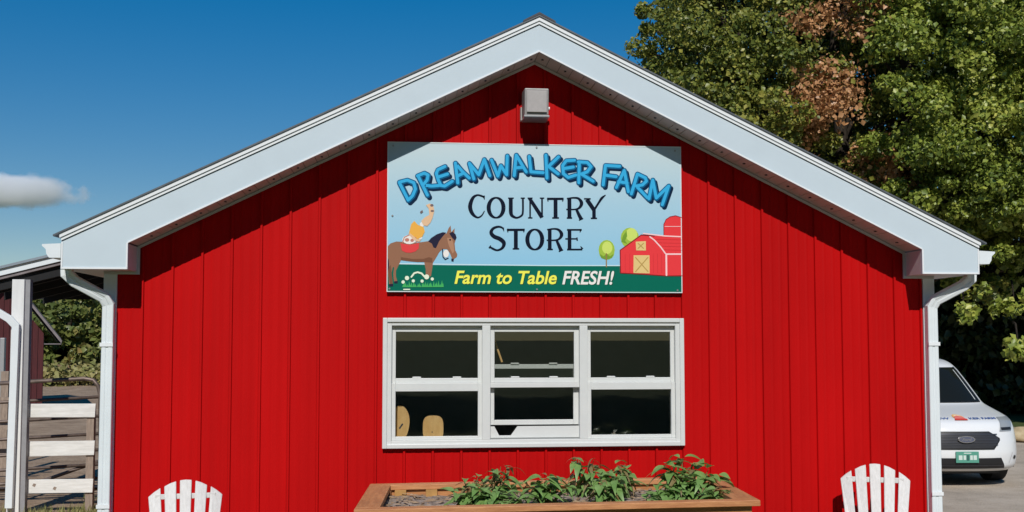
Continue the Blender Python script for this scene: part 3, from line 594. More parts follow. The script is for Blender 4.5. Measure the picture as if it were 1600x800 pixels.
seqs(ZD, [[(185, 130, 24), (380, 130, 24)], [(192, 126, 18), (196, 164, 8)], [(374, 126, 18), (370, 164, 8)], [(285, 132, 40), (285, 355, 40)], [(245, 357, 16), (325, 357, 16)],
     [(450, 130, 40), (450, 355, 40)], [(420, 128, 16), (500, 118, 18), (560, 128, 24), (594, 180, 36), (572, 232, 26), (520, 255, 16), (412, 256, 15)], [(532, 252, 26), (558, 310, 32), (590, 372, 38)], [(418, 358, 16), (482, 358, 16)], [(562, 386, 12), (614, 364, 12)],
     [(658, 138, 42), (742, 262, 40)], [(744, 262, 22), (800, 175, 22), (836, 122, 26), (882, 84, 8)], [(742, 256, 36), (742, 358, 36)], [(624, 130, 15), (704, 130, 15)], [(704, 362, 16), (778, 362, 16)],
     [(215, 500, 38), (215, 728, 38)], [(184, 496, 16), (270, 486, 18), (326, 502, 26), (356, 552, 36), (332, 600, 24), (282, 620, 16), (178, 621, 15)], [(296, 620, 26), (322, 680, 32), (350, 745, 38)], [(184, 730, 16), (252, 730, 16)], [(322, 756, 12), (374, 734, 12)],
     [(450, 500, 38), (450, 728, 38)], [(420, 498, 18), (596, 498, 18)], [(584, 494, 20), (574, 530, 6)], [(400, 605, 15), (546, 605, 15)], [(538, 588, 14), (542, 628, 14)], [(420, 731, 18), (602, 731, 18)], [(604, 726, 22), (580, 692, 6)]])
k.done('serif_lettering', pmat('ink', (10, 20, 40)))
# slogan, heavy slanted sans
def text_mesh(body, shear=.0, offset=0.0):
    cu = bpy.data.curves.new('t', 'FONT'); cu.body = body; cu.shear = shear; cu.offset = offset; cu.resolution_u = 4; cu.size = 1
    ob = bpy.data.objects.new('t', cu); COL.objects.link(ob); bpy.context.view_layer.update()
    me = bpy.data.meshes.new_from_object(ob.evaluated_get(bpy.context.evaluated_depsgraph_get()))
    bpy.data.objects.remove(ob); bpy.data.curves.remove(cu)
    vs = np.array([v.co[:] for v in me.vertices]); fs = [tuple(p.vertices) for p in me.polygons]; bpy.data.meshes.remove(me)
    return vs, fs
def slogan(body, x0, x1, ybase, ytop, ybase2, name, m, dx=0, base=.0014):
    vs, fs = text_mesh(body, .22, .022)
    lo, hi = vs.min(0), vs.max(0); mb = MB(); out = []
    for v in vs:
        a = (v[0]-lo[0])/(hi[0]-lo[0]); b = v[1]/.70
        x, z = sgn(*ZF(x0+(x1-x0)*a+dx, (ybase+(ybase2-ybase)*a)-(ybase-ytop)*b+dx*.7)); out.append((x, -base, z-SZ0))
    mb.add(out, fs).build(name, m, sign)
for nm_, dx, bs, mm in (('slogan_shadow', 7, .0012, pmat('dkgreen', (4, 70, 52))), ('slogan', 0, .0018, pmat('yellow', (244, 240, 90)))):
    slogan('Farm to Table', 58, 1002, 196, 80, 201, nm_, mm, dx, bs)
slogan('FRESH!', 1052, 1530, 203, 84, 206, 'slogan_shadow', pmat('dkgreen', (4, 70, 52)), 7, .0012)
slogan('FRESH!', 1052, 1530, 203, 84, 206, 'slogan', pmat('white', (238, 232, 226)), 0, .0018)
for (u, v) in [(613.5, 229), (838, 231.5), (1055, 237), (609, 451), (838, 452.5), (1057, 454.5), (613, 338)]:
    x, z = sgn(u, v); MB().tube([(x, .0, z-SZ0), (x, -.0065, z-SZ0)], .008, 8).build('screw', STEEL, sign)
for x in (-1.0, 0, 1.0): MB().box(x-.02, x+.02, .0161, .0375, .1, 1.1).build('batten', POSTWOOD, sign)

# ================================================================== WALL LIGHT
lamp = tag(empty('wall_light', (-.012, -.022, 3.915)), 'square grey outdoor wall light fixed under the gable peak', 'light')
MB().box(-.085, .085, -.03, .0, -.12, .12).build('back_plate', LAMPM, lamp, bevel=.006)
MB().prism_x([(-.03, -.115), (-.235, -.105), (-.25, .11), (-.03, .122)], -.098, .098).build('housing', LAMPM, lamp, bevel=.008)
MB().prism_x([(-.04, -.130), (-.243, -.122), (-.243, -.1065), (-.04, -.1155)], -.104, .104).build('lower_rim', STEEL, lamp, bevel=.003)
MB().box(-.082, .082, -.253, -.2445, -.085, .09).build('cover_plate', mat('lamp_face', (.40, .37, .355), .4, var=.06, scale=30), lamp, bevel=.004)
MB().tube([(.0985, -.09, -.02), (.125, -.09, -.02)], .014, 10).build('photocell', LIP, lamp)
MB().box(-.118, -.1045, -.12, -.05, -.128, -.02).build('hinge', LAMPM, lamp, bevel=.003)

# ================================================================== CHAIRS
def adirondack(loc, rz, label, tilt=0):
    root = tag(empty('garden_chair', loc, rz), label, 'chair', 'white slatted chairs against the red wall')
    # local: faces -y; back slats lean away
    n = 5; H0 = .98
    for i in range(n):
        a = (i-2)*R(2.6); xb = (i-2)*.098; wb, wt = .076, .098; lean = .22; zb = .30
        L = H0-zb
        cxb, cxt = xb, xb+math.tan(a)*L*1.0+(i-2)*.0
        zl = H0-[.125, .048, .004, .010, .058][i]; zr = H0-[.058, .010, .004, .048, .125][i]
        yb, yt = .02, .02+lean*L/.66
        m = MB(); vs = []
        for yo in (0, .02):
            vs += [(cxb-wb/2, yb+yo, zb), (cxb+wb/2, yb+yo, zb), (cxt+wt/2, yt+yo, zr), (cxt, yt+yo, (zl+zr)/2+.004), (cxt-wt/2, yt+yo, zl)]
        m.add(vs, [(0, 1, 2, 3, 4), (9, 8, 7, 6, 5)]+[(j, 5+j, 5+(j+1) % 5, (j+1) % 5) for j in range(5)])
        m.build('back_slat', CHAIRM, root, bevel=.006)
    for zz, wd in ((.855, .25), (.52, .22)):
        yy = .02+.22*(zz-.30)/.66+.0225
        MB().box(-wd, wd, yy, yy+.022, zz-.02, zz+.02).build('back_rail', CHAIRM, root, bevel=.004)
    for i in range(5):
        y = -.46+i*.092; MB().box(-.26, .26, y, y+.08, .355-.018*i, .375-.018*i).build('seat_slat', CHAIRM, root, bevel=.004)
    for s in (-1, 1):
        MB().prism_x([(-.50, .33), (-.50, .24), (.45, .0), (.45, .05), (.05, .245)], s*.235-.012, s*.235+.012).build('side_rail', CHAIRM, root, bevel=.003)
        MB().box(s*.275-.012, s*.275+.012, -.44, -.35, 0, .525).build('front_leg', CHAIRM, root, bevel=.003)
        MB().box(s*.275-.012, s*.275+.012, .20, .27, .115, .525).build('arm_post', CHAIRM, root, bevel=.003)
        MB().prism_z([(s*.235, -.50), (s*.38, -.50), (s*.38, -.2), (s*.33, .30), (s*.27, .30)], .526, .547).build('armrest', CHAIRM, root, bevel=.004)
    return root
cL = adirondack((-2.66, -.60, 0), R(10), 'white slatted garden chair below the plain red wall near the paddock fence'); cL.scale = (.875, .97, .965)
cR = adirondack((2.63, -.58, 0), R(-22), 'white slatted garden chair beside the planter end near the van'); cR.scale = (.875, 1.02, 1.02)

# ================================================================== PLANTER
PL = empty('planter_box', (-1.365, -1.81, 0)); PL.rotation_euler = (0, -math.atan(.04/2.6), R(-3.0))
tag(PL, 'raised cedar planter box with a flat rim below the window', 'planter')
LX, LY, H = 2.62, 1.25, .922; RW = .125
MB().box(0, LX, 0, RW*.75, H-.038, H).build('rim_board', CEDAR2, PL, bevel=.004)
MB().box(0, LX, LY-RW*.8, LY, H-.038, H).build('rim_board', CEDAR2, PL, bevel=.004)
for x0, x1 in ((0, .16), (LX-.16, LX)): MB().box(x0, x1, RW*.75+.002, LY-RW*.8-.002, H-.038, H).build('rim_board', CEDAR_END, PL, bevel=.004)
nb = 5; bh = .125
for j in range(3):
    z1 = H-.0385-j*(bh+.004)-.0; z0 = z1-bh
    MB().box(.045, LX-.045, .045, .075, z0, z1).build('side_board', CEDAR, PL, bevel=.003)
    MB().box(.045, LX-.045, LY-.075, LY-.045, z0, z1).build('side_board', CEDAR, PL, bevel=.003)
    for x0 in (.045, LX-.075): MB().box(x0, x0+.03, .0755, LY-.0755, z0, z1).build('end_board', CEDAR_END, PL, bevel=.003)
for x0, zb in ((.076, .0), (LX-.165, -.04)):
    for y0 in (.076, LY-.165): MB().box(x0, x0+.089, y0, y0+.089, zb, H-.04).build('leg', CEDAR, PL, bevel=.003)
for x0 in (.19, .42): MB().box(x0, x0+.085, LY-.112, LY-.0755, H-.20, H-.0385).build('cleat', mat('cleat', (.45, .24, .07), .7, var=.2), PL, bevel=.003)
# soil: lumpy sheet
vs = []; fs = []; nx_, ny_ = 90, 40
for i in range(nx_+1):
    for j in range(ny_+1):
        x = .0755+(LX-.151)*i/nx_; y = .0755+(LY-.151)*j/ny_
        h = .5*mnoise.noise(Vector((x*3, y*3, 0)))+.35*mnoise.noise(Vector((x*11, y*11, 3)))+.2*mnoise.noise(Vector((x*30, y*30, 7)))
        vs.append((x, y, H-.082+.03*h))
for i in range(nx_):
    for j in range(ny_): a = i*(ny_+1)+j; fs.append((a, a+ny_+1, a+ny_+2, a+1))
MB().add(vs, fs).build('soil', SOIL, PL)
lit = MB(); rr_ = random.Random(4)
for i in range(420):
    x = rr_.uniform(.1, LX-.1); y = rr_.uniform(.1, LY-.1); a = rr_.uniform(0, 6.28); l_ = rr_.uniform(.012, .05); w_ = rr_.uniform(.004, .012); z = H-.075+rr_.uniform(-.005, .015)
    c_, s_ = math.cos(a), math.sin(a); h_ = rr_.uniform(.003, .010)
    lit.add([(x+c_*l_-s_*w_, y+s_*l_+c_*w_, z), (x-c_*l_-s_*w_, y-s_*l_+c_*w_, z), (x-c_*l_+s_*w_, y-s_*l_-c_*w_, z), (x+c_*l_+s_*w_, y+s_*l_-c_*w_, z), (x, y, z+h_)], [(0, 1, 4), (1, 2, 4), (2, 3, 4), (3, 0, 4)])
tag(lit.build('mulch_bits', mat('mulch', (.20, .12, .065), .9, color2=(.45, .32, .20), scale=9), PL), kind='stuff')
# plants: individually built leaves on branching stems
def leaf_mesh(nm_, L, W, droop, fold, m):
    vs = []; fs = []; n = 6
    for i in range(n+1):
        t = i/n; w_ = W*math.sin(math.pi*min(1, t**.8*1.0))**.9*(1-.25*t) if 0 < i < n else .0015
        y = L*t*(1-.18*droop*t); z = -droop*L*.55*t*t
        vs += [(-w_, y, z+fold*w_), (0, y, z), (w_, y, z+fold*w_)]
    for i in range(n): a = 3*i; fs += [(a, a+1, a+4, a+3), (a+1, a+2, a+5, a+4)]
    me = MB().add(vs, fs).mesh(nm_); me.materials.append(m); me.shade_smooth(); return me
CROPDRY = leaf_mat('crop_leaf_dry', [(0.16, 0.14, 0.05), (0.26, 0.19, 0.08), (0.34, 0.22, 0.12)], 9.0, 0.25)
LM = [leaf_mesh('leaf', .14, .033, 1.1, .25, CROP), leaf_mesh('leaf', .115, .038, .8, .3, CROP), leaf_mesh('leaf', .15, .027, 1.4, .2, CROP), leaf_mesh('leaf', .085, .029, .6, .3, CROP)]
LMD = [leaf_mesh('leaf', .13, .016, 1.9, .3, CROPDRY), leaf_mesh('leaf', .10, .014, 1.5, .2, CROPDRY)]
PLM = Matrix.LocRotScale(PL.location, PL.rotation_euler, None)
def crop_plant(name, lx, ly, rad, hgt, nst, nlf, dry, label, seed, sc_=1.0):
    nlf = int(nlf*1.75); hgt *= 1.12; rad *= 1.1
    r = random.Random(seed)
    root = empty(name, PLM @ Vector((lx, ly, H-.08))); tag(root, label, 'plant', 'crop plants in the planter box')
    st_ = MB(); tips = []
    for s in range(nst):
        a = r.uniform(0, 2*math.pi); rr = rad*math.sqrt(r.uniform(.05, .8)); hh = hgt*r.uniform(.55, 1.0)*(1-.3*rr/rad)
        p0 = Vector((r.uniform(-.03, .03), r.uniform(-.03, .03), -.01)); p2 = Vector((rr*math.cos(a), rr*math.sin(a)*.75, hh)); p1 = (p0+p2)*.5+Vector((0, 0, .05*hh))
        st_.tube([p0, p1, p2], [.006, .005, .002], 5)
        for q in range(6):
            t = .3+.14*q
            tips.append((p0*(1-t)**2+p1*2*t*(1-t)+p2*t*t, a))
    st_.build('stem', mat('stem', (.09, .14, .04), .7), root)
    for i in range(nlf):
        p, a = r.choice(tips); ang = r.uniform(0, 2*math.pi); d = r.random() < dry*(.5+p.z/hgt)
        me = r.choice(LMD if d else LM); k = sc_*r.uniform(.6, 1.15)
        q = p+Vector((r.uniform(-.03, .03), r.uniform(-.03, .03), r.uniform(-.03, .025)))
        if q.z < .012: q.z = .012+r.random()*.02
        link_copy(me, 'leaf', root, q, (r.uniform(-.1, .75), r.uniform(-.4, .4), ang), (k, k, k))
crop_plant('crop_plant', .77, .36, .16, .15, 6, 58, .10, 'low leafy crop plant with a wilted tan top, nearest the bare soil', 1)
crop_plant('crop_plant', .76, .92, .17, .20, 5, 30, .75, 'wilted tan-leaved plant at the back rim near the bare soil', 2)
crop_plant('crop_plant', .93, .78, .14, .25, 5, 42, .35, 'upright plant with drooping half-dry leaves between the low crop plants', 3)
crop_plant('crop_plant', .97, .33, .13, .13, 5, 44, .15, 'low sprawling crop plant with broad leaves along the front rim', 4)
crop_plant('crop_plant', 1.25, .55, .20, .20, 7, 70, .12, 'dense dark green crop plant in the middle of the planter', 5)
crop_plant('crop_plant', 1.58, .95, .19, .33, 6, 58, .55, 'tallest wilting plant with reddish drooping leaves at the back rim', 6)
crop_plant('crop_plant', 1.68, .42, .18, .22, 7, 78, .10, 'bushy bright green crop plant in front of the tall wilting one', 7)
crop_plant('crop_plant', 1.86, .80, .15, .34, 5, 40, .35, 'thin upright plant with a pale tip by the back rim', 8)
crop_plant('crop_plant', 2.10, .40, .17, .13, 7, 78, .03, 'low rounded light green plant near the planter end', 9, .72)
crop_plant('crop_plant', 2.28, .62, .25, .32, 9, 120, .14, 'large bushy drooping plant at the planter end', 10, 1.1)
crop_plant('crop_plant', 2.42, .36, .11, .12, 5, 40, .40, 'small straggling plant in the planter corner', 11, .8)

# ================================================================== VAN
VO = atz(1512, 764, 0)
van = tag(empty('parked_van', (VO.x, VO.y, .004), R(-4.5)), 'white delivery van parked behind the store with a logo on its bonnet', 'van')
VZ = [.22, .25, .30, .45, .60, .72, .80, .87, .92, .96, 1.00, 1.04, 1.075, 1.20, 1.40, 1.55, 1.62, 1.67, 1.705, 1.73, 1.745]
XF = [.10, .05, .015, .0, .02, .045, .075, .13, .24, .44, .66, .88, 1.04, 1.20, 1.46, 1.67, 1.79, 1.93, 2.10, 2.40, 2.80]
WW = [.80, .84, .865, .885, .895, .897, .893, .885, .875, .868, .860, .852, .845, .815, .765, .725, .70, .675, .635, .55, .38]
BB = [.46, .48, .50, .52, .54, .56, .56, .54, .50, .46, .42, .39, .36, .34, .31, .29, .28, .28, .28, .30, .30]
def smooth_tab(tab):
    zz = np.linspace(VZ[0], VZ[-1], 400); a = np.interp(zz, VZ, tab); k = np.ones(13)/13
    b = np.convolve(np.pad(a, 6, mode='edge'), k, mode='valid'); b[:6] = a[:6]; b[-6:] = a[-6:]; return zz, b
TXF, TW, TB = smooth_tab(XF), smooth_tab(WW), smooth_tab(BB)
def vfront(t, z, off=0.0):
    def P(t, z):
        xf = np.interp(z, *TXF); w_ = np.interp(z, *TW); b = np.interp(z, *TB); a = min(abs(t), 1.0)
        return Vector((w_*t, xf+b*(1-math.sqrt(max(0, 1-a**2.7))), z))
    p = P(t, z)
    if off:
        e = .012; a = P(min(t+e, .995), z)-P(max(t-e, -.995), z); b = P(t, min(z+e, 1.74))-P(t, max(z-e, .225)); n = a.cross(b).normalized()
        if n.y > 0: n = -n
        p = p+n*off
    return p
TS = [math.sin(math.pi/2*q) for q in np.linspace(-1, 1, 41)]
ZS = list(np.interp(np.linspace(0, 1, 90), np.linspace(0, 1, len(VZ)), VZ))
vs = []; fs = []; nrow = len(TS)+2*14
for z in ZS:
    row = []; w_ = float(np.interp(z, *TW)); s0 = float(np.interp(z, *TXF)+np.interp(z, *TB)); rear = 4.42-.10*max(0, z-1.0)
    left = [Vector((-w_*(1-.08*(max(0, q-.9)/.1)**2), s0+(rear-s0)*q, z)) for q in np.linspace(1, .04, 14)]
    right = [Vector((-p.x, p.y, p.z)) for p in left[::-1]]
    row = left+[vfront(t, z) for t in TS]+right
    vs += row
for i in range(len(ZS)-1):
    for j in range(nrow-1): fs.append((i*nrow+j, i*nrow+j+1, (i+1)*nrow+j+1, (i+1)*nrow+j))
    fs.append((i*nrow+nrow-1, i*nrow, (i+1)*nrow, (i+1)*nrow+nrow-1))
fs.append(tuple(range((len(ZS)-1)*nrow, len(ZS)*nrow))); fs.append(tuple(range(nrow))[::-1])
VPAINT = mat('van_paint', (.76, .77, .77), .25, spec=.5); VPAINT.node_tree.nodes['Principled BSDF'].inputs['Coat Weight'].default_value = .4
VBLACK = mat('van_black', (.012, .012, .013), .5); VGLASS = mat('van_glass', (.010, .012, .011), .08, spec=.12)
VGREY = mat('van_grille', (.035, .035, .04), .4, var=.2); CHROME = mat('chrome', (.55, .55, .56), .2, metal=.9); RUBBER = mat('rubber', (.02, .02, .02), .8)
body = MB().add(vs, fs).build('body', VPAINT, van, smooth=True)
def patch(rows, name, m, off, n=14, parent=None, smooth=True):
    vs = []; fs = []; th = .004
    for (z, t0, t1) in rows:
        for k in range(n+1): vs.append(vfront(t0+(t1-t0)*k/n, z, off))
    for i in range(len(rows)-1):
        for k in range(n): a = i*(n+1)+k; fs.append((a, a+1, a+n+2, a+n+1))
    return MB().add(vs, fs).build(name, m, parent or van, smooth=smooth)
def rowsf(z0, z1, f0, f1, n=8): return [(z0+(z1-z0)*i/n, f0(i/n), f1(i/n)) for i in range(n+1)]
ws = patch(rowsf(1.085, 1.575, lambda q: -.86, lambda q: .86, 14), 'windscreen', VGLASS, .006)
patch(rowsf(1.082, 1.10, lambda q: -.88, lambda q: .88, 2), 'cowl', VBLACK, .008)
for s in (-1, 1):
    patch(rowsf(1.09, 1.58, lambda q: s*.865, lambda q: s*.90, 10), 'screen_seal', VBLACK, .007, 2)
    patch(rowsf(1.12, 1.54, lambda q: s*.795, lambda q: s*.815, 10), 'screen_reflection_strip', mat('screen_reflection_paint', (.5, .52, .5), .4), .008, 2, ws)  # pale strip paints the light streak reflected along the windscreen edge
patch(rowsf(.515, .755, lambda q: -.44-.11*min(1, q*2)+.0-.0*(q), lambda q: .44+.11*min(1, q*2)-.17*max(0, (q-.62)/.38), 8), 'grille', VBLACK, .006)
GRI = patch(rowsf(.54, .735, lambda q: -.42-.10*min(1, q*2), lambda q: .42+.10*min(1, q*2)-.15*max(0, (q-.62)/.38), 8), 'grille_mesh', VGREY, .010)
for zq in (.575, .61, .645, .68, .715): patch([(zq-.006, -.50, .50), (zq+.006, -.50, .50)], 'grille_bar', mat('grille_bar', (.09, .09, .10), .3, metal=.6), .016, 16, GRI)
patch(rowsf(.265, .405, lambda q: -.60-.0*q, lambda q: .66-.10*q, 5), 'lower_intake', VBLACK, .006)
patch(rowsf(.300, .312, lambda q: -.58, lambda q: .60, 1), 'intake_bar', VGREY, .012)
patch(rowsf(.225, .262, lambda q: -.72, lambda q: .72, 2), 'splitter', mat('van_lower', (.62, .63, .63), .4), .004)
for s in (-1, 1):
    h = patch(rowsf(.750, .925, lambda q: s*(.56+.10*q), lambda q: s*(.80+.13*q), 6), 'headlight', mat('lamp_lens', (.30, .32, .33), .08, spec=.8), .008, 8)
    patch(rowsf(.765, .80, lambda q: s*.60, lambda q: s*.80, 3), 'headlight_bezel', VBLACK, .012, 6, h)
    fog = patch([(.40+.026*math.sin(a), s*(.845-.032*math.cos(a)), s*(.845+.032*math.cos(a))) for a in np.linspace(-1.5, 1.5, 9)], 'fog_lamp', VBLACK, .007, 6)
    patch(rowsf(.33, .47, lambda q: s*(.72+.06*q), lambda q: s*(.735+.06*q), 3), 'bumper_crease', mat('van_crease_shade', (.5, .5, .5), .4), .004, 2)  # grey strip paints the shade of a fold in the bumper
    MB().tube([(s*.66, .92, .315), (s*.86, .92, .315)], .315, 28).build('tyre', RUBBER, van)
    MB().tube([(s*.66, 3.5, .315), (s*.86, 3.5, .315)], .315, 28).build('tyre', RUBBER, van)
    for y in (.92, 3.5):
        MB().tube([(s*.855, y, .315), (s*.868, y, .315)], .20, 20).build('hub', STEEL, van)
        pts = [(y+.37*math.cos(a), .315+.37*math.sin(a)) for a in np.linspace(-.25, math.pi+.25, 18)]
        MB().prism_x(pts, min(s*.80, s*.902), max(s*.80, s*.902)).build('wheel_arch', VBLACK, van)
    wq = lambda z: float(np.interp(z, *TW))
    MB().add([(s*(wq(z)+.004), y, z) for y, z in ((1.55, 1.10), (1.95, 1.52), (2.6, 1.54), (2.6, 1.10))], [(0, 1, 2, 3)]).build('door_window', VGLASS, van)
plate = MB().box(-.155, .155, -.022, -.006, .345, .495).build('licence_plate', mat('plate_green', srgb(84, 152, 132), .5), van, bevel=.003)
for (x0, x1, z0, z1) in [(-.12, -.07, .385, .445), (-.055, -.02, .385, .445), (.035, .07, .385, .445), (.08, .125, .385, .445), (-.05, .05, .468, .480)]:
    MB().box(x0, x1, -.0235, -.0221, z0, z1).build('plate_mark', mat('plate_white', (.6, .7, .65), .5), plate)
MB().box(-.012, .022, -.0235, -.0221, .375, .45).build('plate_emblem', mat('plate_dark', (.03, .12, .10), .5), plate)
# oval badge with script
n = 24; rim = [(.115*math.cos(2*math.pi*i/n), .655+.046*math.sin(2*math.pi*i/n)) for i in range(n)]
badge = MB().prism_y(rim, -.014, .02).build('badge', CHROME, van)
MB().prism_y([(x*.88, .655+(z-.655)*.80) for x, z in rim], -.0165, -.0142).build('badge_field', mat('badge_dark', (.10, .11, .16), .3), badge)
vv, ff = text_mesh('Ford', .3, .01); lo, hi = vv.min(0), vv.max(0)
MB().add([((v[0]-lo[0])/(hi[0]-lo[0])*.13-.065, -.0175, .638+v[1]*.052) for v in vv], ff).build('badge_script', CHROME, badge)
# bonnet graphics
def hood(name, m, pts, off, parent=van):     # pts in (t, z)
    n = len(pts); return MB().add([vfront(t, z, off) for t, z in pts], [tuple(range(n))]).build(name, m, parent)
def hood_text(body_, t0, t1, z0, hz, m):
    vv, ff = text_mesh(body_, 0, .02); lo, hi = vv.min(0), vv.max(0)
    MB().add([vfront(t0+(t1-t0)*(v[0]-lo[0])/(hi[0]-lo[0]), z0+hz*v[1]/.7, .006) for v in vv], ff).build('bonnet_lettering', m, van)
ZL = .905
hood_text('KER FARM', .17, .62, ZL, .02, pmat('vanblue', (64, 92, 150)))
hood_text('DREAMW', -.66, -.14, ZL, .02, pmat('vanblue', (64, 92, 150)))
def blob(cx_, cz_, rt, rz, n=16): return [(cx_+rt*math.cos(2*math.pi*i/n), cz_+rz*math.sin(2*math.pi*i/n)) for i in range(n)]
hood('bonnet_logo', pmat('vanorange', (236, 178, 108)), blob(.025, .928, .085, .030), .006)
hood('logo_figure', pmat('vancream', (244, 214, 170)), blob(.025, .940, .05, .013), .0085)
hood('logo_roof', pmat('vanpink', (226, 120, 110)), [(-.06, .905), (.11, .905), (.09, .932), (.025, .942), (-.04, .932)], .0105)
hood('logo_base', pmat('vanred', (205, 66, 60)), [(-.08, .892), (.125, .892), (.115, .908), (-.07, .908)], .0125)
MB().box(-.6, .6, .35, 4.2, .16, .235).build('underbody', VBLACK, van)

# ================================================================== LEFT: open shed, fence, gate, far barn
SHY = 4.2
def shp(u, v, y=SHY): p = at(u, v, y); return p
a0, a1, b0, b1 = shp(-60, 431), shp(128, 386), shp(-60, 448.5), shp(128, 403)
shed = tag(empty('open_shed', (a0.x, SHY, 0)), 'open-fronted shed with a sloping white roof edge beside the store', 'shed')
def local(root, m):
    lo = root.location; m.v = [(x-lo[0], y-lo[1], z-lo[2]) for x, y, z in m.v]; return m
sx0, sx1 = a0.x, a1.x; st0, st1, sb0, sb1 = a0.z, a1.z, b0.z, b1.z
local(shed, MB().prism_y([(sx0, sb0+.02), (sx1, sb1+.02), (sx1, st1-.03), (sx0, st0-.03)], SHY-.02, SHY)).build('fascia', TRIM, shed)
local(shed, MB().prism_y([(sx0, st0-.03), (sx1, st1-.03), (sx1, st1), (sx0, st0)], SHY-.05, SHY+3.6)).build('roof', mat('shed_roof', (.35, .40, .45), .4, metal=.5), shed)
local(shed, MB().prism_y([(sx0, sb0-.02), (sx1, sb1-.02), (sx1, sb1+.018), (sx0, sb0+.018)], SHY+.001, SHY+.05)).build('fascia_board', BARNTRIM, shed)
local(shed, MB().prism_y([(sx0, sb0-.14), (sx1, sb1-.14), (sx1, sb1-.021), (sx0, sb0-.021)], SHY+.05, SHY+.10)).build('header', SHED_SHADE, shed)
local(shed, MB().prism_y([(sx0, st0-.07), (sx1, st1-.07), (sx1, st1-.034), (sx0, st0-.034)], SHY+.101, SHY+3.58)).build('underside_shade', SHED_SHADE, shed)  # black sheet added for the shade under the shed roof
for k in range(4): local(shed, MB().prism_y([(sx0, sb0-.1), (sx1, sb1-.1), (sx1, st1-.075), (sx0, st0-.075)], SHY+.6+.75*k, SHY+.65+.75*k)).build('rafter', SHED_SHADE, shed)
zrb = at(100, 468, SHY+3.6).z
local(shed, MB().prism_y([(sx0-.4, zrb), (sx1+.3, zrb), (sx1+.3, st1-.05), (sx0-.4, st0-.05)], SHY+3.585, SHY+3.6)).build('rear_beam', SHED_SHADE, shed)
p0, p1 = shp(20.5, 600), shp(44, 600); pt = shp(30, 437)
pr = [(p0.x-.02, SHY-.06), (p1.x-.05, SHY-.06), (p1.x-.05, SHY+.06), (p0.x-.02, SHY+.06)]
local(shed, MB().prism_z(pr, 0, pt.z)).build('post', mat('post_white', (.74, .74, .72), .6, var=.05, scale=6, stretch=(4, 4, .5)), shed, bevel=.004)
local(shed, MB().box(p1.x-.0495, p1.x+.005, SHY-.03, SHY+.06, 0, pt.z)).build('post_liner', mat('liner_grey', (.28, .28, .29), .7, var=.1), shed)
q0, q1 = shp(-40, 462), shp(20, 500)
local(shed, MB().sweep([(q0.x, SHY-.12, q0.z), (q1.x+.0, SHY-.11, q1.z+.01), (q1.x+.075, SHY-.105, q1.z-.07), (q1.x+.05, SHY-.105, .1)], [(-.04, -.03), (.04, -.03), (.04, .03), (-.04, .03)])).build('downspout', TRIM, shed, bevel=.004)
local(shed, MB().box(sx1-.10, sx1-.0, SHY+3.35, SHY+3.5, 0, 2.62)).build('rear_post', POSTWOOD, shed)

FY = SHY+.08
fence = tag(empty('board_fence', (shp(30, 700).x, FY, 0)), 'short fence of three weathered white boards between shed post and store', 'fence')
fx0, fx1 = at(30, 650, FY).x, at(149, 650, FY).x
for (v0, v1, u0, u1, sk) in [(631, 652, 31, 149, -.006), (690, 713.5, 29, 147.5, .01), (749.5, 771, 27, 145, .0)]:
    A, B = at(u0, v0, FY), at(u1, v1, FY)
    z1, z0 = A.z, at(u0, v1, FY).z
    m = MB().prism_y([(A.x, z0), (B.x, z0+sk), (B.x+.006, z1+sk*.4), (A.x, z1)], FY-.02, FY+.005)
    local(fence, m).build('board', OLDWHITE, fence, bevel=.004)
xq = at(134, 700, FY).x; local(fence, MB().box(xq, xq+.085, FY+.0055, FY+.09, 0, at(140, 634, FY).z)).build('post', POSTWOOD, fence, bevel=.005)
for (u, v) in [(54, 756), (86, 761)]:
    A = at(u, v, FY); local(fence, MB().prism_y([(A.x-.02, A.z-.02), (A.x+.01, A.z-.035), (A.x+.025, A.z), (A.x-.005, A.z+.008)], FY-.0215, FY-.0203)).build('peeled_patch', POSTWOOD, fence)

GY = 5.3
gate = tag(empty('pipe_gate', (at(157, 600, GY).x, GY, 0)), 'rusty tubular metal gate with rounded top corner behind the white boards', 'gate')
gx1 = at(157, 600, GY).x; gtop = at(140, 590, GY).z; slope = (at(150, 588, GY).z-at(40, 601, GY).z)/(at(150, 588, GY).x-at(40, 601, GY).x)
gx0 = gx1-3.0
def gz(x, z): return z+slope*(x-gx1)*.45
fr = [(gx0, GY, .15), (gx0, GY, gz(gx0, gtop-.12)), (gx0+.12, GY, gz(gx0, gtop)), (gx1-.2, GY, gz(gx1-.2, gtop)), (gx1-.09, GY, gtop-.03), (gx1-.03, GY, gtop-.10), (gx1, GY, gtop-.22), (gx1, GY, .15), (gx0, GY, .15)]
local(gate, MB().tube(fr, .026, 8)).build('gate_frame', PIPE, gate, smooth=True)
for zz in (gtop-.24, gtop-.48, gtop-.70, gtop-.90, gtop-1.08, gtop-1.25): local(gate, MB().tube([(gx0, GY, gz(gx0, zz)), (gx1, GY, zz)], .020, 8)).build('bar', PIPE, gate, smooth=True)
local(gate, MB().box(gx1-.95, gx1-.90, GY-.02, GY+.02, .15, gtop-.03)).build('brace', PIPE, gate)
local(gate, MB().tube([(gx1-1.1, GY+.03, .10), (gx1-.02, GY+.03, .48)], .022, 8)).build('diagonal_brace', PIPE, gate, smooth=True)
gp = MB().box(gx1+.06, gx1+.17, GY-.05, GY+.06, 0, 1.5).build('gate_post', POSTWOOD); tag(gp, 'rough wooden gate post tight beside the store downspout', 'post')
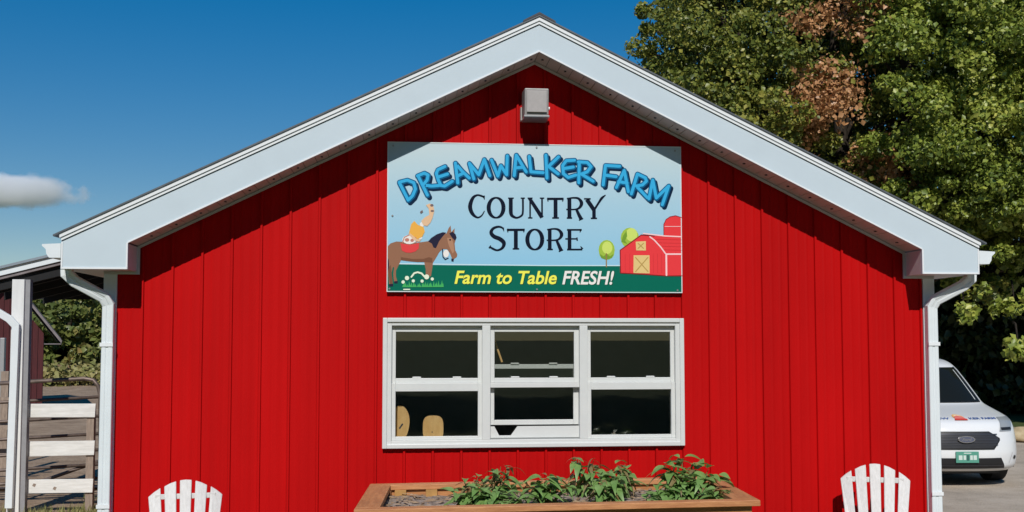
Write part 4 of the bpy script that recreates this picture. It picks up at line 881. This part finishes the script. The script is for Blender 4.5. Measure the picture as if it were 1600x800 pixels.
for k, (u, vt, vb, yy, lb) in enumerate([(5, 528, 640, 9.0, 'thin grey metal post standing in front of the dark red barn'), (9, 580, 720, 8.0, 'short rough wooden post in front of the dark red barn')]):
    A = at(u, vt, yy); tag(MB().box(A.x-.035-.02*k, A.x+.035+.02*k, yy-.04, yy+.04, 0, A.z).build('paddock_post', [mat('galv', (.4, .4, .4), .5, metal=.5), POSTWOOD][k], bevel=.006), lb, 'post')
pf = tag(empty('rail_fence', (at(0, 700, 7.5).x, 7.5, 0)), 'weathered brown rail fence crossing the dirt paddock', 'fence')
px1 = at(30, 700, 7.5).x
for zz in (.35, .75, 1.15): local(pf, MB().prism_y([(px1-4, zz-.05), (px1+.1, zz-.03), (px1+.1, zz+.03), (px1-4, zz+.04)], 7.48, 7.52)).build('rail', POSTWOOD, pf)
for xx in (-.1, -2.2, -3.9): local(pf, MB().box(px1+xx-.05, px1+xx+.05, 7.521, 7.62, 0, 1.35)).build('post', POSTWOOD, pf)

BY = 24.0
bxm = at(6, 500, BY).x
barn = tag(empty('far_barn', (bxm, BY, 0)), 'small dark red wooden barn with steep eaves at the far side of the paddock', 'barn')
bxr, bz_e = at(92, 535, BY).x, at(92, 535, BY).z; bwx = at(66, 535, BY).x; bs = 1.30; bxl = 2*bxm-bwx
zr = bz_e+bs*(bxr-bxm)
barn.rotation_euler = (0, 0, R(18.5))
nb = 14
for i in range(nb):
    xa = bxl+(bwx-bxl)*i/nb; xb = bxl+(bwx-bxl)*(i+1)/nb-.012
    f_ = lambda x: bz_e+bs*(bwx-bxm-abs(x-bxm))+.25
    local(barn, MB().prism_y([(xa, 0), (xb, 0), (xb, f_(xb)), (xa, f_(xa))], BY+.35, BY+.38)).build('plank', BARN, barn)
local(barn, MB().prism_y([(bxl, 0), (bwx, 0), (bwx, bz_e+.2), (bxm, zr-.25), (bxl, bz_e+.2)], BY+.40, BY+4)).build('core', ROOF, barn)
for s in (-1, 1):
    w2 = bxr-bxm
    local(barn, MB().prism_y([(bxm, zr), (bxm+s*w2, bz_e), (bxm+s*w2, bz_e+.11), (bxm, zr+.14)], BY, BY+4.2)).build('roof', ROOF, barn)
    local(barn, MB().prism_y([(bxm, zr-.03), (bxm+s*w2, bz_e-.03), (bxm+s*(w2+.02), bz_e+.05), (bxm, zr+.07)], BY-.03, BY-.002)).build('barge_board', BARNTRIM, barn)
    local(barn, MB().box(min(bxm+s*(bwx-bxm), bxm+s*w2), max(bxm+s*(bwx-bxm), bxm+s*w2), BY+.001, BY+4, bz_e-.06, bz_e-.035)).build('eave_soffit', BARNTRIM, barn)

# ================================================================== TREES
def leaf_cloud(centres, radii, per, size, seed, flat=.75, shell=.45):
    r = np.random.default_rng(seed); C = np.repeat(np.asarray(centres, float), per, 0); Rr = np.repeat(np.asarray(radii, float), per)
    n = len(C); d = r.normal(size=(n, 3)); d /= np.linalg.norm(d, axis=1)[:, None]
    rad = Rr*(shell+(1-shell)*r.random(n)**.6)*(1+.35*r.random(n)**6)
    P = C+d*rad[:, None]*np.array([1, 1, flat])
    N = d*.8+r.normal(size=(n, 3))*.8+np.array([0, -.2, .5]); N /= np.linalg.norm(N, axis=1)[:, None]
    T = r.normal(size=(n, 3))+np.array([0, 0, -.35]); T -= N*(T*N).sum(1)[:, None]; T /= np.linalg.norm(T, axis=1)[:, None]
    B = np.cross(N, T); L = size*(.55+1.0*r.random(n)**1.5)[:, None]; W = L*(.33+.12*r.random(n))[:, None]
    v = np.empty((n, 4, 3)); v[:, 0] = P-T*L*.5; v[:, 2] = P+T*L*.5-N*L*.10; v[:, 1] = P-T*L*.06+B*W+N*L*.09; v[:, 3] = P-T*L*.06-B*W+N*L*.09
    return v.reshape(-1, 3)
def leaf_mesh_from(v, name, m):
    n = len(v)//4; me = bpy.data.meshes.new(name); me.vertices.add(len(v)); me.vertices.foreach_set('co', v.astype(np.float32).ravel())
    b = np.arange(n)*4; idx = np.stack([b, b+1, b+2, b, b+2, b+3], 1).ravel().astype(np.int32)
    me.loops.add(len(idx)); me.loops.foreach_set('vertex_index', idx); me.polygons.add(2*n)
    me.polygons.foreach_set('loop_start', np.arange(2*n, dtype=np.int32)*3); me.update(); me.validate(); me.materials.append(m); return me
def crown_clumps(ells, seed, inner=.35):
    r = np.random.default_rng(seed); cs = []; rs = []
    for (cx_, cy_, cz_, rx, ry, rz, n) in ells:
        d = r.normal(size=(n, 3)); d /= np.linalg.norm(d, axis=1)[:, None]
        k = inner+(1-inner)*r.random(n)**.45
        n_keep = n; cs.append(np.array([cx_, cy_, cz_])+d*k[:, None]*np.array([rx, ry, rz])); rs.append(r.uniform(.26, .62, n)*min(1.0, min(rx, rz)/1.6))
    return np.concatenate(cs), np.concatenate(rs)
def tree(name, base, ells, seed, m, label, cat='tree', group=None, per=250, size=.096, trunk_r=.22, extra=None, flat=.7, inner=.35):
    bx, by = base; root = tag(empty(name, (bx, by, 0)), label, cat, group)
    cs, rs = crown_clumps(ells, seed, inner)
    v = leaf_cloud(cs, rs, per, size, seed+1, flat)-np.array([bx, by, 0])
    o = bpy.data.objects.new('crown', leaf_mesh_from(v, 'crown', m)); COL.objects.link(o); o.parent = root
    if extra:
        cs2, rs2 = crown_clumps(extra[0], seed+5, .2); v = leaf_cloud(cs2, np.maximum(rs2*2.0, .34), 85, size*1.05, seed+6, .9, .05)-np.array([bx, by, 0])
        o = bpy.data.objects.new('autumn_crown', leaf_mesh_from(v, 'autumn_crown', extra[1])); COL.objects.link(o); o.parent = root; o['label'] = 'rust brown autumn leaves'
    top = max(e[2]+.5*e[5] for e in ells); rr = random.Random(seed); t = MB()
    path = [(0, 0, -.05)]+[(rr.uniform(-.25, .25), rr.uniform(-.2, .2), top*q) for q in (.25, .5, .75, 1)]
    t.tube(path, [trunk_r*1.35, trunk_r, trunk_r*.75, trunk_r*.5, trunk_r*.15], 10)
    for k in range(0, len(cs), max(1, len(cs)//26)):
        c_ = Vector(cs[k])-Vector((bx, by, 0)); q = min(.95, max(.2, (c_.z-1.2)/top)); i = q*4; a = Vector(path[int(i)]).lerp(Vector(path[min(4, int(i)+1)]), i-int(i))
        mid = a.lerp(c_, .5)+Vector((0, 0, .25)); t.tube([a, mid, c_], [trunk_r*.32, trunk_r*.2, .015], 6)
    t.build('trunk', BARK, root, smooth=True)
    return root
def E_(u, v, y, rx, ry, rz, n):
    p = at(u, v, y); return (p.x, p.y, p.z, rx, ry, rz, n)
GRP = 'trees in the wood behind the store'
p = at(1140, 500, 15.0)
tree('broadleaf_tree', (p.x, p.y), [E_(1120, 60, 14.5, 1.9, 1.9, 1.5, 46), E_(1075, 150, 14.0, 1.3, 1.5, 1.2, 26), E_(1190, 160, 13.6, 1.6, 1.6, 1.5, 40), E_(1120, 250, 14, 1.7, 1.7, 1.5, 36), E_(1250, 270, 13.8, 1.5, 1.6, 1.4, 34), E_(1030, 40, 15.2, .8, .9, .6, 9), E_(1180, -60, 15, 2.2, 2.2, 1.4, 40)],
     21, LEAF, 'dense green tree rising behind the right roof slope against the blue sky', 'tree', GRP)
p = at(1310, 500, 14.6)
tree('autumn_tree', (p.x, p.y), [E_(1330, 60, 15.2, 1.6, 1.5, 1.6, 40), E_(1385, 190, 14.8, 1.2, 1.3, 1.3, 26), E_(1330, 330, 15.0, 1.9, 1.5, 1.3, 36), E_(1300, -60, 15.4, 2, 1.6, 1.2, 34)], 33, LEAF,
     'tree with rust brown leaf patches between two green trees', 'tree', GRP, extra=([E_(1290, 155, 12.6, .85, .6, .85, 21), E_(1335, 15, 13.2, .8, .7, .55, 11), E_(1250, 30, 13.6, .35, .4, .4, 4), E_(1385, 255, 13.2, .9, .5, .6, 13), E_(1270, 190, 12.9, .4, .4, .4, 7), E_(1405, 300, 13.4, .5, .5, .3, 7)], RUST))
p = at(1425, 500, 13.4)
tree('broadleaf_tree', (p.x, p.y), [E_(1500, 60, 12.4, 2.0, 1.9, 1.7, 62), E_(1470, 190, 11.8, 1.4, 1.5, 1.2, 36), E_(1560, 220, 11.6, 1.7, 1.6, 1.4, 48), E_(1480, 320, 12.2, 1.5, 1.5, 1.0, 34), E_(1580, 350, 11.8, 1.4, 1.4, .9, 34), E_(1480, -60, 13, 2.4, 2, 1.4, 40), E_(1610, 80, 12.4, 1.6, 1.7, 1.7, 40), E_(1520, 400, 13.6, 1.9, 1.6, .7, 44)],
     47, LEAF2, 'bright yellow-green tree hanging over the van and the drive', 'tree', GRP)
p = at(1690, 500, 13.6)
tree('broadleaf_tree', (p.x, p.y), [E_(1690, 100, 13.2, 2.2, 2, 2.0, 60), E_(1700, 270, 12.6, 2.0, 1.8, 1.4, 50), E_(1740, -20, 13.6, 2.4, 2.2, 1.6, 44), E_(1640, 345, 13.8, 1.9, 1.9, .9, 60), E_(1790, 330, 13.6, 2.2, 1.9, 1.1, 60), E_(1800, 150, 14, 2.2, 2, 1.8, 50)],  # outer crown clumps, mostly out of view, added to shade the undergrowth
     58, LEAF, 'dark green tree at the outer edge of the wood beyond the van', 'tree', GRP)
# second row that closes the wood behind
for k, (u, y, lb) in enumerate([(1180, 19.5, 'tree deep in the wood behind the store ridge side'), (1330, 20.5, 'tree deep in the wood behind the rust-patched tree'), (1490, 20, 'tree deep in the wood behind the van'), (1650, 19, 'tree deep in the wood right of the van')]):
    p = at(u, 500, y)
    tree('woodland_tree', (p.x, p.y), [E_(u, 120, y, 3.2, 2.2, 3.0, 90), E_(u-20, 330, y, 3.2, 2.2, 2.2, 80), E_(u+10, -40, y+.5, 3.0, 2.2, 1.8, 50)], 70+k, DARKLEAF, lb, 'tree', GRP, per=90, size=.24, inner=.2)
# understorey: shaded brush closing the view under the crowns
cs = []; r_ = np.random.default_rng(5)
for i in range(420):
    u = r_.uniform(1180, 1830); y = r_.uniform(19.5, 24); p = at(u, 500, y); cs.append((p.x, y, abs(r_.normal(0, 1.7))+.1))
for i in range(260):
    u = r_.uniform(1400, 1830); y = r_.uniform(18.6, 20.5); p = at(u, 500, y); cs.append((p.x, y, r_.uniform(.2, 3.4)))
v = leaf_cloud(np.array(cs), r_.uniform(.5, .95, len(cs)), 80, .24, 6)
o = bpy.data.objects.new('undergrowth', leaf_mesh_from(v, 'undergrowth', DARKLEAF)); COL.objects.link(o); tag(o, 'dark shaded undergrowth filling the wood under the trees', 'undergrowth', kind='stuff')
# low sprays of leaves reaching out of the shade
for k, (u, v_, y, rx, n_, m_) in enumerate([(1592, 545, 9.2, .30, 9, LEAF2), (1585, 470, 11.0, .55, 12, LEAF2), (1505, 488, 11.4, .28, 4, LEAF2), (1545, 455, 12.4, .6, 10, LEAF)]):
    p = at(u, v_, y); cs = [(p.x+random.uniform(-rx, rx), y+random.uniform(-rx, rx), p.z+random.uniform(-.4, .4)*rx) for _ in range(n_)]
    root = tag(empty('leafy_branch', (p.x+1.2, y+2.2, p.z+.5)), ['bright low leaf spray hanging out of the shade beyond the van', 'yellow-green leaf spray at the rim of the dark wood', 'tiny pale leaf spray just past the store downspout', 'thin dim leaf spray below the bright crown'][k], 'branch', 'low branches at the edge of the wood')
    off = np.array([p.x+1.2, y+2.2, p.z+.5]); v = leaf_cloud(np.array(cs), np.full(n_, .17), 30, .13, 200+k)-off
    o = bpy.data.objects.new('foliage', leaf_mesh_from(v, 'foliage', m_)); COL.objects.link(o); o.parent = root
    MB().tube([(0, 0, 0), (-.6, -1.1, -.05), tuple(Vector((p.x, y, p.z))-Vector(off))], [.03, .02, .006], 6).build('limb', BARK, root)
# far tree line seen through the shed
for k, (u, y, hz, lb) in enumerate([(60, 50, 3.6, 'far green tree between the barn eave and the shed post'), (105, 47, 3.2, 'far tree with a reddish top seen under the shed roof'), (150, 52, 3.8, 'far olive tree next to the store downspout'), (20, 56, 4, 'far tree rising behind the dark barn'), (190, 55, 4, 'far tree hidden mostly by the store corner')]):
    p = at(u, 560, y)
    tree('field_tree', (p.x, y), [(p.x, y, 2.7, 2.4, 2.2, 1.7, 70), (p.x+.4, y-.6, 1.4, 2.5, 1.8, 1.3, 46)], 120+k, FARLEAF, lb, 'tree', 'trees beyond the paddock', per=70, size=.32, inner=.3)
cs = [(at(u, 590, 44).x+random.uniform(-1, 1), 44+random.uniform(-4, 3), random.uniform(0, .7)) for u in np.linspace(-20, 200, 90)]
v = leaf_cloud(np.array(cs), np.full(len(cs), .6), 60, .26, 300)
o = bpy.data.objects.new('field_brush', leaf_mesh_from(v, 'field_brush', leaf_mat('brush_leaf', [(.22, .18, .06), (.36, .30, .12), (.24, .25, .07), (.42, .26, .16)], .4))); COL.objects.link(o); tag(o, 'low tan and yellow brush along the far paddock edge', 'brush', kind='stuff')
# unseen wood added behind the camera to block sky light and darken the panes
cs = [(x+random.uniform(-2, 2), -33+random.uniform(-4, 3), random.uniform(.3, 1)**.8*(14+3*math.sin(x*.37))) for x in np.linspace(-42, 42, 900)]
v = leaf_cloud(np.array(cs), r_.uniform(1.2, 2.2, len(cs)), 60, .7, 400)
o = bpy.data.objects.new('opposite_wood', leaf_mesh_from(v, 'opposite_wood', FARLEAF)); COL.objects.link(o); tag(o, 'unseen wood added behind the camera to cut sky light', 'wood', kind='stuff')

# stone pile at the drive edge and grass tufts by the fence
def stone(loc, r, seed, label):
    vs = []; fs = []; nu, nv = 14, 9
    for j in range(nv+1):
        for i in range(nu):
            a = 2*math.pi*i/nu; b = math.pi*j/nv; d = Vector((math.sin(b)*math.cos(a), math.sin(b)*math.sin(a), math.cos(b)))
            k = r*(1+.35*mnoise.noise(d*1.6+Vector((seed, 0, 0)))); vs.append((d.x*k*1.2, d.y*k, max(-.02, d.z*k*.75)))
    for j in range(nv):
        for i in range(nu): fs.append((j*nu+i, j*nu+(i+1) % nu, (j+1)*nu+(i+1) % nu, (j+1)*nu+i))
    o = MB().add(vs, fs).build('stone', mat('stone_tan', (.36, .27, .15), .9, color2=(.50, .40, .25), scale=7, bump=.4, bscale=20), smooth=True); o.location = loc
    tag(o, label, 'stone', 'stones at the edge of the drive')
for k, (u, v_, r, lb) in enumerate([(1597, 690, .32, 'tan stone at the shaded edge of the drive beyond the van'), (1618, 688, .34, 'big tan stone behind the smaller one at the drive edge'), (1640, 692, .25, 'end stone of the row along the drive edge')]):
    p = atz(u, v_, 0); stone((p.x, p.y, .05), r, k*3.1, lb)
n = 700; gv = []; gf = []; m = MB()
for i in range(n):
    c_ = random.choice([(fx0-.05, FY), (xq+.04, FY+.03), (gx1+.1, GY), (fx0+.3, FY-.1), (xq+.05, FY+.05)]); x = c_[0]+random.gauss(0, .12); y = c_[1]+random.gauss(0, .1); h = random.uniform(.03, .14); a = random.uniform(0, 6.28); w_ = .006
    dx, dy = math.cos(a)*w_, math.sin(a)*w_; lx_, ly_ = random.gauss(0, .03), random.gauss(0, .03)
    m.add([(x-dx, y-dy, .004), (x+dx, y+dy, .004), (x+lx_, y+ly_, h)], [(0, 1, 2)])
o = m.build('grass_tufts', mat('tuft', (.17, .19, .05), .8, color2=(.33, .29, .11), scale=6)); tag(o, 'dry grass tufts at the foot of the white board fence', 'grass', kind='stuff')

# ================================================================== CLOUD
cc = at(-14, 299, 1900); m = MB()
cme = bpy.data.meshes.new('cloud'); bmm = bmesh.new(); bmesh.ops.create_icosphere(bmm, subdivisions=3, radius=1.0); bmm.to_mesh(cme); bmm.free()
cl = bpy.data.objects.new('cloud', cme); COL.objects.link(cl); cl.location = cc; cl.scale = (190, 80, 36)
tag(cl, 'small white cloud low in the blue sky left of the roof', 'cloud')
cm = bpy.data.materials.new('cloud_volume'); cm.use_nodes = True; n = cm.node_tree.nodes; l = cm.node_tree.links; n.clear()
out = n.new('ShaderNodeOutputMaterial'); pv = n.new('ShaderNodeVolumePrincipled'); tc = n.new('ShaderNodeTexCoord')
nz = n.new('ShaderNodeTexNoise'); nz.inputs['Scale'].default_value = .026; nz.inputs['Detail'].default_value = 6; nz.inputs['Roughness'].default_value = .62
ge = n.new('ShaderNodeNewGeometry'); l.new(ge.outputs['Position'], nz.inputs['Vector'])
ln = n.new('ShaderNodeVectorMath'); ln.operation = 'LENGTH'; l.new(tc.outputs['Object'], ln.inputs[0])
m1 = n.new('ShaderNodeMath'); m1.operation = 'MULTIPLY_ADD'; m1.inputs[1].default_value = -1.0; m1.inputs[2].default_value = .34; l.new(ln.outputs['Value'], m1.inputs[0])
m2 = n.new('ShaderNodeMath'); m2.operation = 'ADD'; l.new(nz.outputs['Fac'], m2.inputs[0]); l.new(m1.outputs[0], m2.inputs[1])
m3 = n.new('ShaderNodeMath'); m3.operation = 'MULTIPLY'; m3.use_clamp = True; m3.inputs[1].default_value = 4.5; l.new(m2.outputs[0], m3.inputs[0])
m4 = n.new('ShaderNodeMath'); m4.operation = 'MULTIPLY'; m4.inputs[1].default_value = .05; l.new(m3.outputs[0], m4.inputs[0])
l.new(m4.outputs[0], pv.inputs['Density']); pv.inputs['Color'].default_value = (.98, .98, .98, 1); pv.inputs['Anisotropy'].default_value = .0
l.new(pv.outputs[0], out.inputs['Volume']); cme.materials.append(cm)
